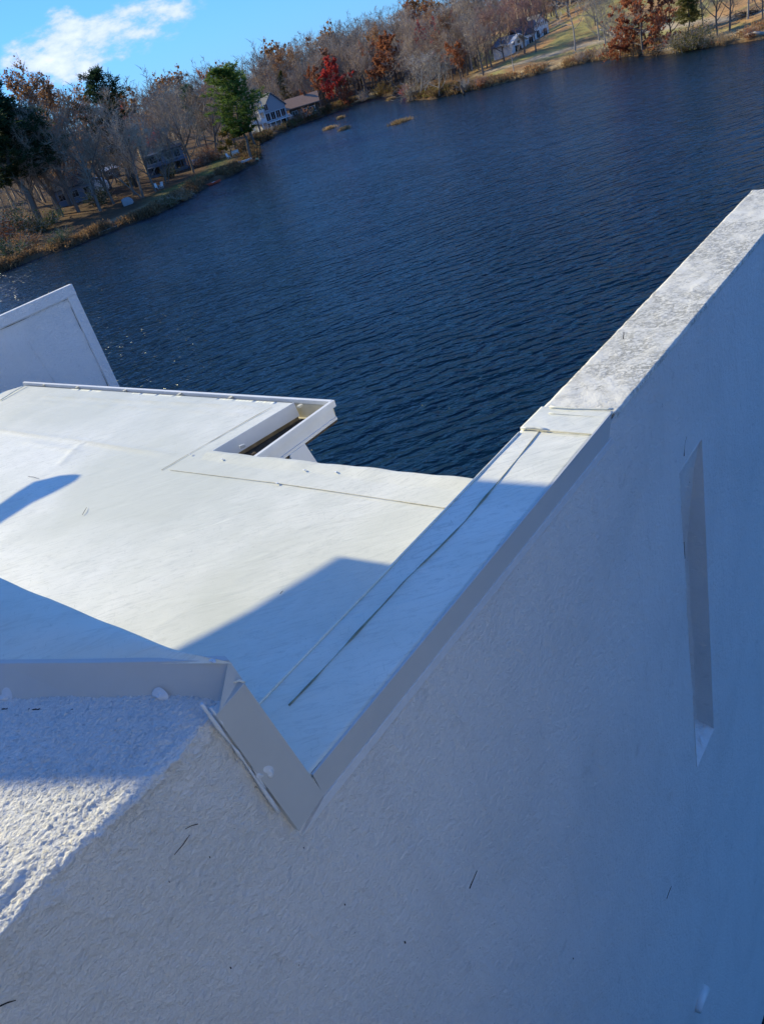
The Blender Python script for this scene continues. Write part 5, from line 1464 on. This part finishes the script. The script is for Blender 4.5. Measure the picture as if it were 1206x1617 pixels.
# white garden chairs
def chair(P, rz, lab):
    e = empty('garden_chair', P, lab, 'chair', 'white garden chairs by the shore'); e.rotation_euler = (0, 0, rz)
    b = MB(); b.box((0, 0, .4), (.6, .6, .06)); b.build('seat', M['plastic'], e)
    b = MB(); b.hexa([(-.3, .26, .42), (.3, .26, .42), (.3, .32, .42), (-.3, .32, .42)], [(-.32, .5, 1.15), (.32, .5, 1.15), (.32, .56, 1.15), (-.32, .56, 1.15)]); b.build('backrest', M['plastic'], e)
    for x in (-.27, .27):
        for y in (-.25, .27): b = MB(); b.box((x, y, .19), (.06, .06, .4)); b.build('leg', M['plastic'], e)
        b = MB(); b.box((x * 1.15, 0, .62), (.07, .6, .05)); b.build('armrest', M['plastic'], e)
chair(on_ground(248, 299), .3, 'left white garden chair at the foot of the thin slanting tree')
chair(on_ground(256, 297), -.4, 'right white garden chair at the foot of the thin slanting tree')
chair(on_ground(362, 250), .8, 'white garden chair among the ornaments before the waterside pine')
def bench(P, rz, lab):
    e = empty('garden_bench', P, lab, 'bench'); e.rotation_euler = (0, 0, rz)
    b = MB(); b.box((0, 0, .45), (1.7, .5, .07)); b.build('seat', M['fence'], e)
    b = MB(); b.box((0, .25, .85), (1.7, .06, .5)); b.build('backrest', M['fence'], e)
    for x in (-.75, .75): b = MB(); b.box((x, 0, .2), (.08, .45, .45)); b.build('leg', M['fence'], e)
bench(on_ground(373, 245), .2, 'pale bench before the trunk of the waterside pine')
# white fence left of the waterside pine
a, b_ = on_ground(306, 259), on_ground(334, 250)
e = empty('picket_fence', a, 'low white picket fence on the bank behind the big open bare tree', 'fence'); dd = (b_ - a); L = np.linalg.norm(dd[:2]); e.rotation_euler = (0, 0, math.atan2(dd[1], dd[0]))
sl = dd[2] / L
for i in range(int(L / .55)):
    b = MB(); b.box((i * .55, 0, .5 + sl * i * .55), (.3, .05, 1.1)); b.build('picket', M['fence'], e)
for z in (.3, .8):
    b = MB(); b.hexa([(0, .03, z), (L, .03, z + sl * L), (L, .08, z + sl * L), (0, .08, z)], [(0, .03, z + .1), (L, .03, z + sl * L + .1), (L, .08, z + sl * L + .1), (0, .08, z + .1)]); b.build('rail', M['fence'], e)
# docks and boats
def dock(px, py, L, W, rz, mat, lab, h=.45):
    P = at(px, py, h); e = empty('dock', (P[0], P[1], 0), lab, 'dock'); e.rotation_euler = (0, 0, rz); n = int(L / .32)
    for i in range(n):
        b = MB(); b.box((i * .32 - L / 2, 0, h), (.28, W, .07)); b.build('plank', M[mat], e)
    for x in (-L / 2, L / 2 - .3):
        for y in (-W / 2 + .1, W / 2 - .1): b = MB(); b.box((x, y, h / 2 - .3), (.16, .16, h + .9)); b.build('post', M['dock'], e)
dock(172, 360, 4.4, 1.6, R(35), 'dock', 'short grey plank dock at the shore of the left bank')
dock(397, 253, 3.4, 2.0, R(15), 'green_paint', 'green painted dock at the foot of the waterside pine')
def boat(P, rz, mat, lab, L=3.2, W=.75, H=.35):
    e = empty('kayak' if mat == 'red_boat' else 'rowing_boat', P, lab, 'boat'); e.rotation_euler = (0, 0, rz)
    n = 13; xs_ = np.linspace(-1, 1, n); V = []; Fc = []
    for x in xs_:
        w = W / 2 * (1 - abs(x) ** 2.4) + .02; z0 = .12 * abs(x) ** 3
        V += [(x * L / 2, -w, H + z0), (x * L / 2, -w * .7, z0), (x * L / 2, w * .7, z0), (x * L / 2, w, H + z0), (x * L / 2, w * .8, H * .8 + z0), (x * L / 2, -w * .8, H * .8 + z0)]
    for i in range(n - 1):
        for k in range(6): Fc.append((i * 6 + k, i * 6 + (k + 1) % 6, (i + 1) * 6 + (k + 1) % 6, (i + 1) * 6 + k))
    Fc += [tuple(range(6)), tuple((n - 1) * 6 + k for k in range(5, -1, -1))]
    link('hull', mesh_from('hull', V, Fc), M[mat], e)
    b = MB(); b.box((0, 0, H * .95), (.5, W * .8, .05)); b.build('seat', M['plastic'], e)
boat(at(338, 290, .05), R(30), 'red_boat', 'orange-red kayak moored at the bank below the pine')
boat(at(404, 253, .05), R(60), 'green_paint', 'small green boat beside the green dock', 2.6)
boat(on_ground(388, 256) + np.array([0, 0, .1]), R(10), 'plastic', 'white rowing boat pulled up on the bank under the pine', 2.8, .9)
P = on_ground(410, 207); b = MB(P); b.box((P[0], P[1], P[2] + .5), (1.1, 1.1, 1.0)); tag(b.build('storage_box', M['plastic'], bevel=.05), 'white box at the foot of the white balcony by the water', 'box')
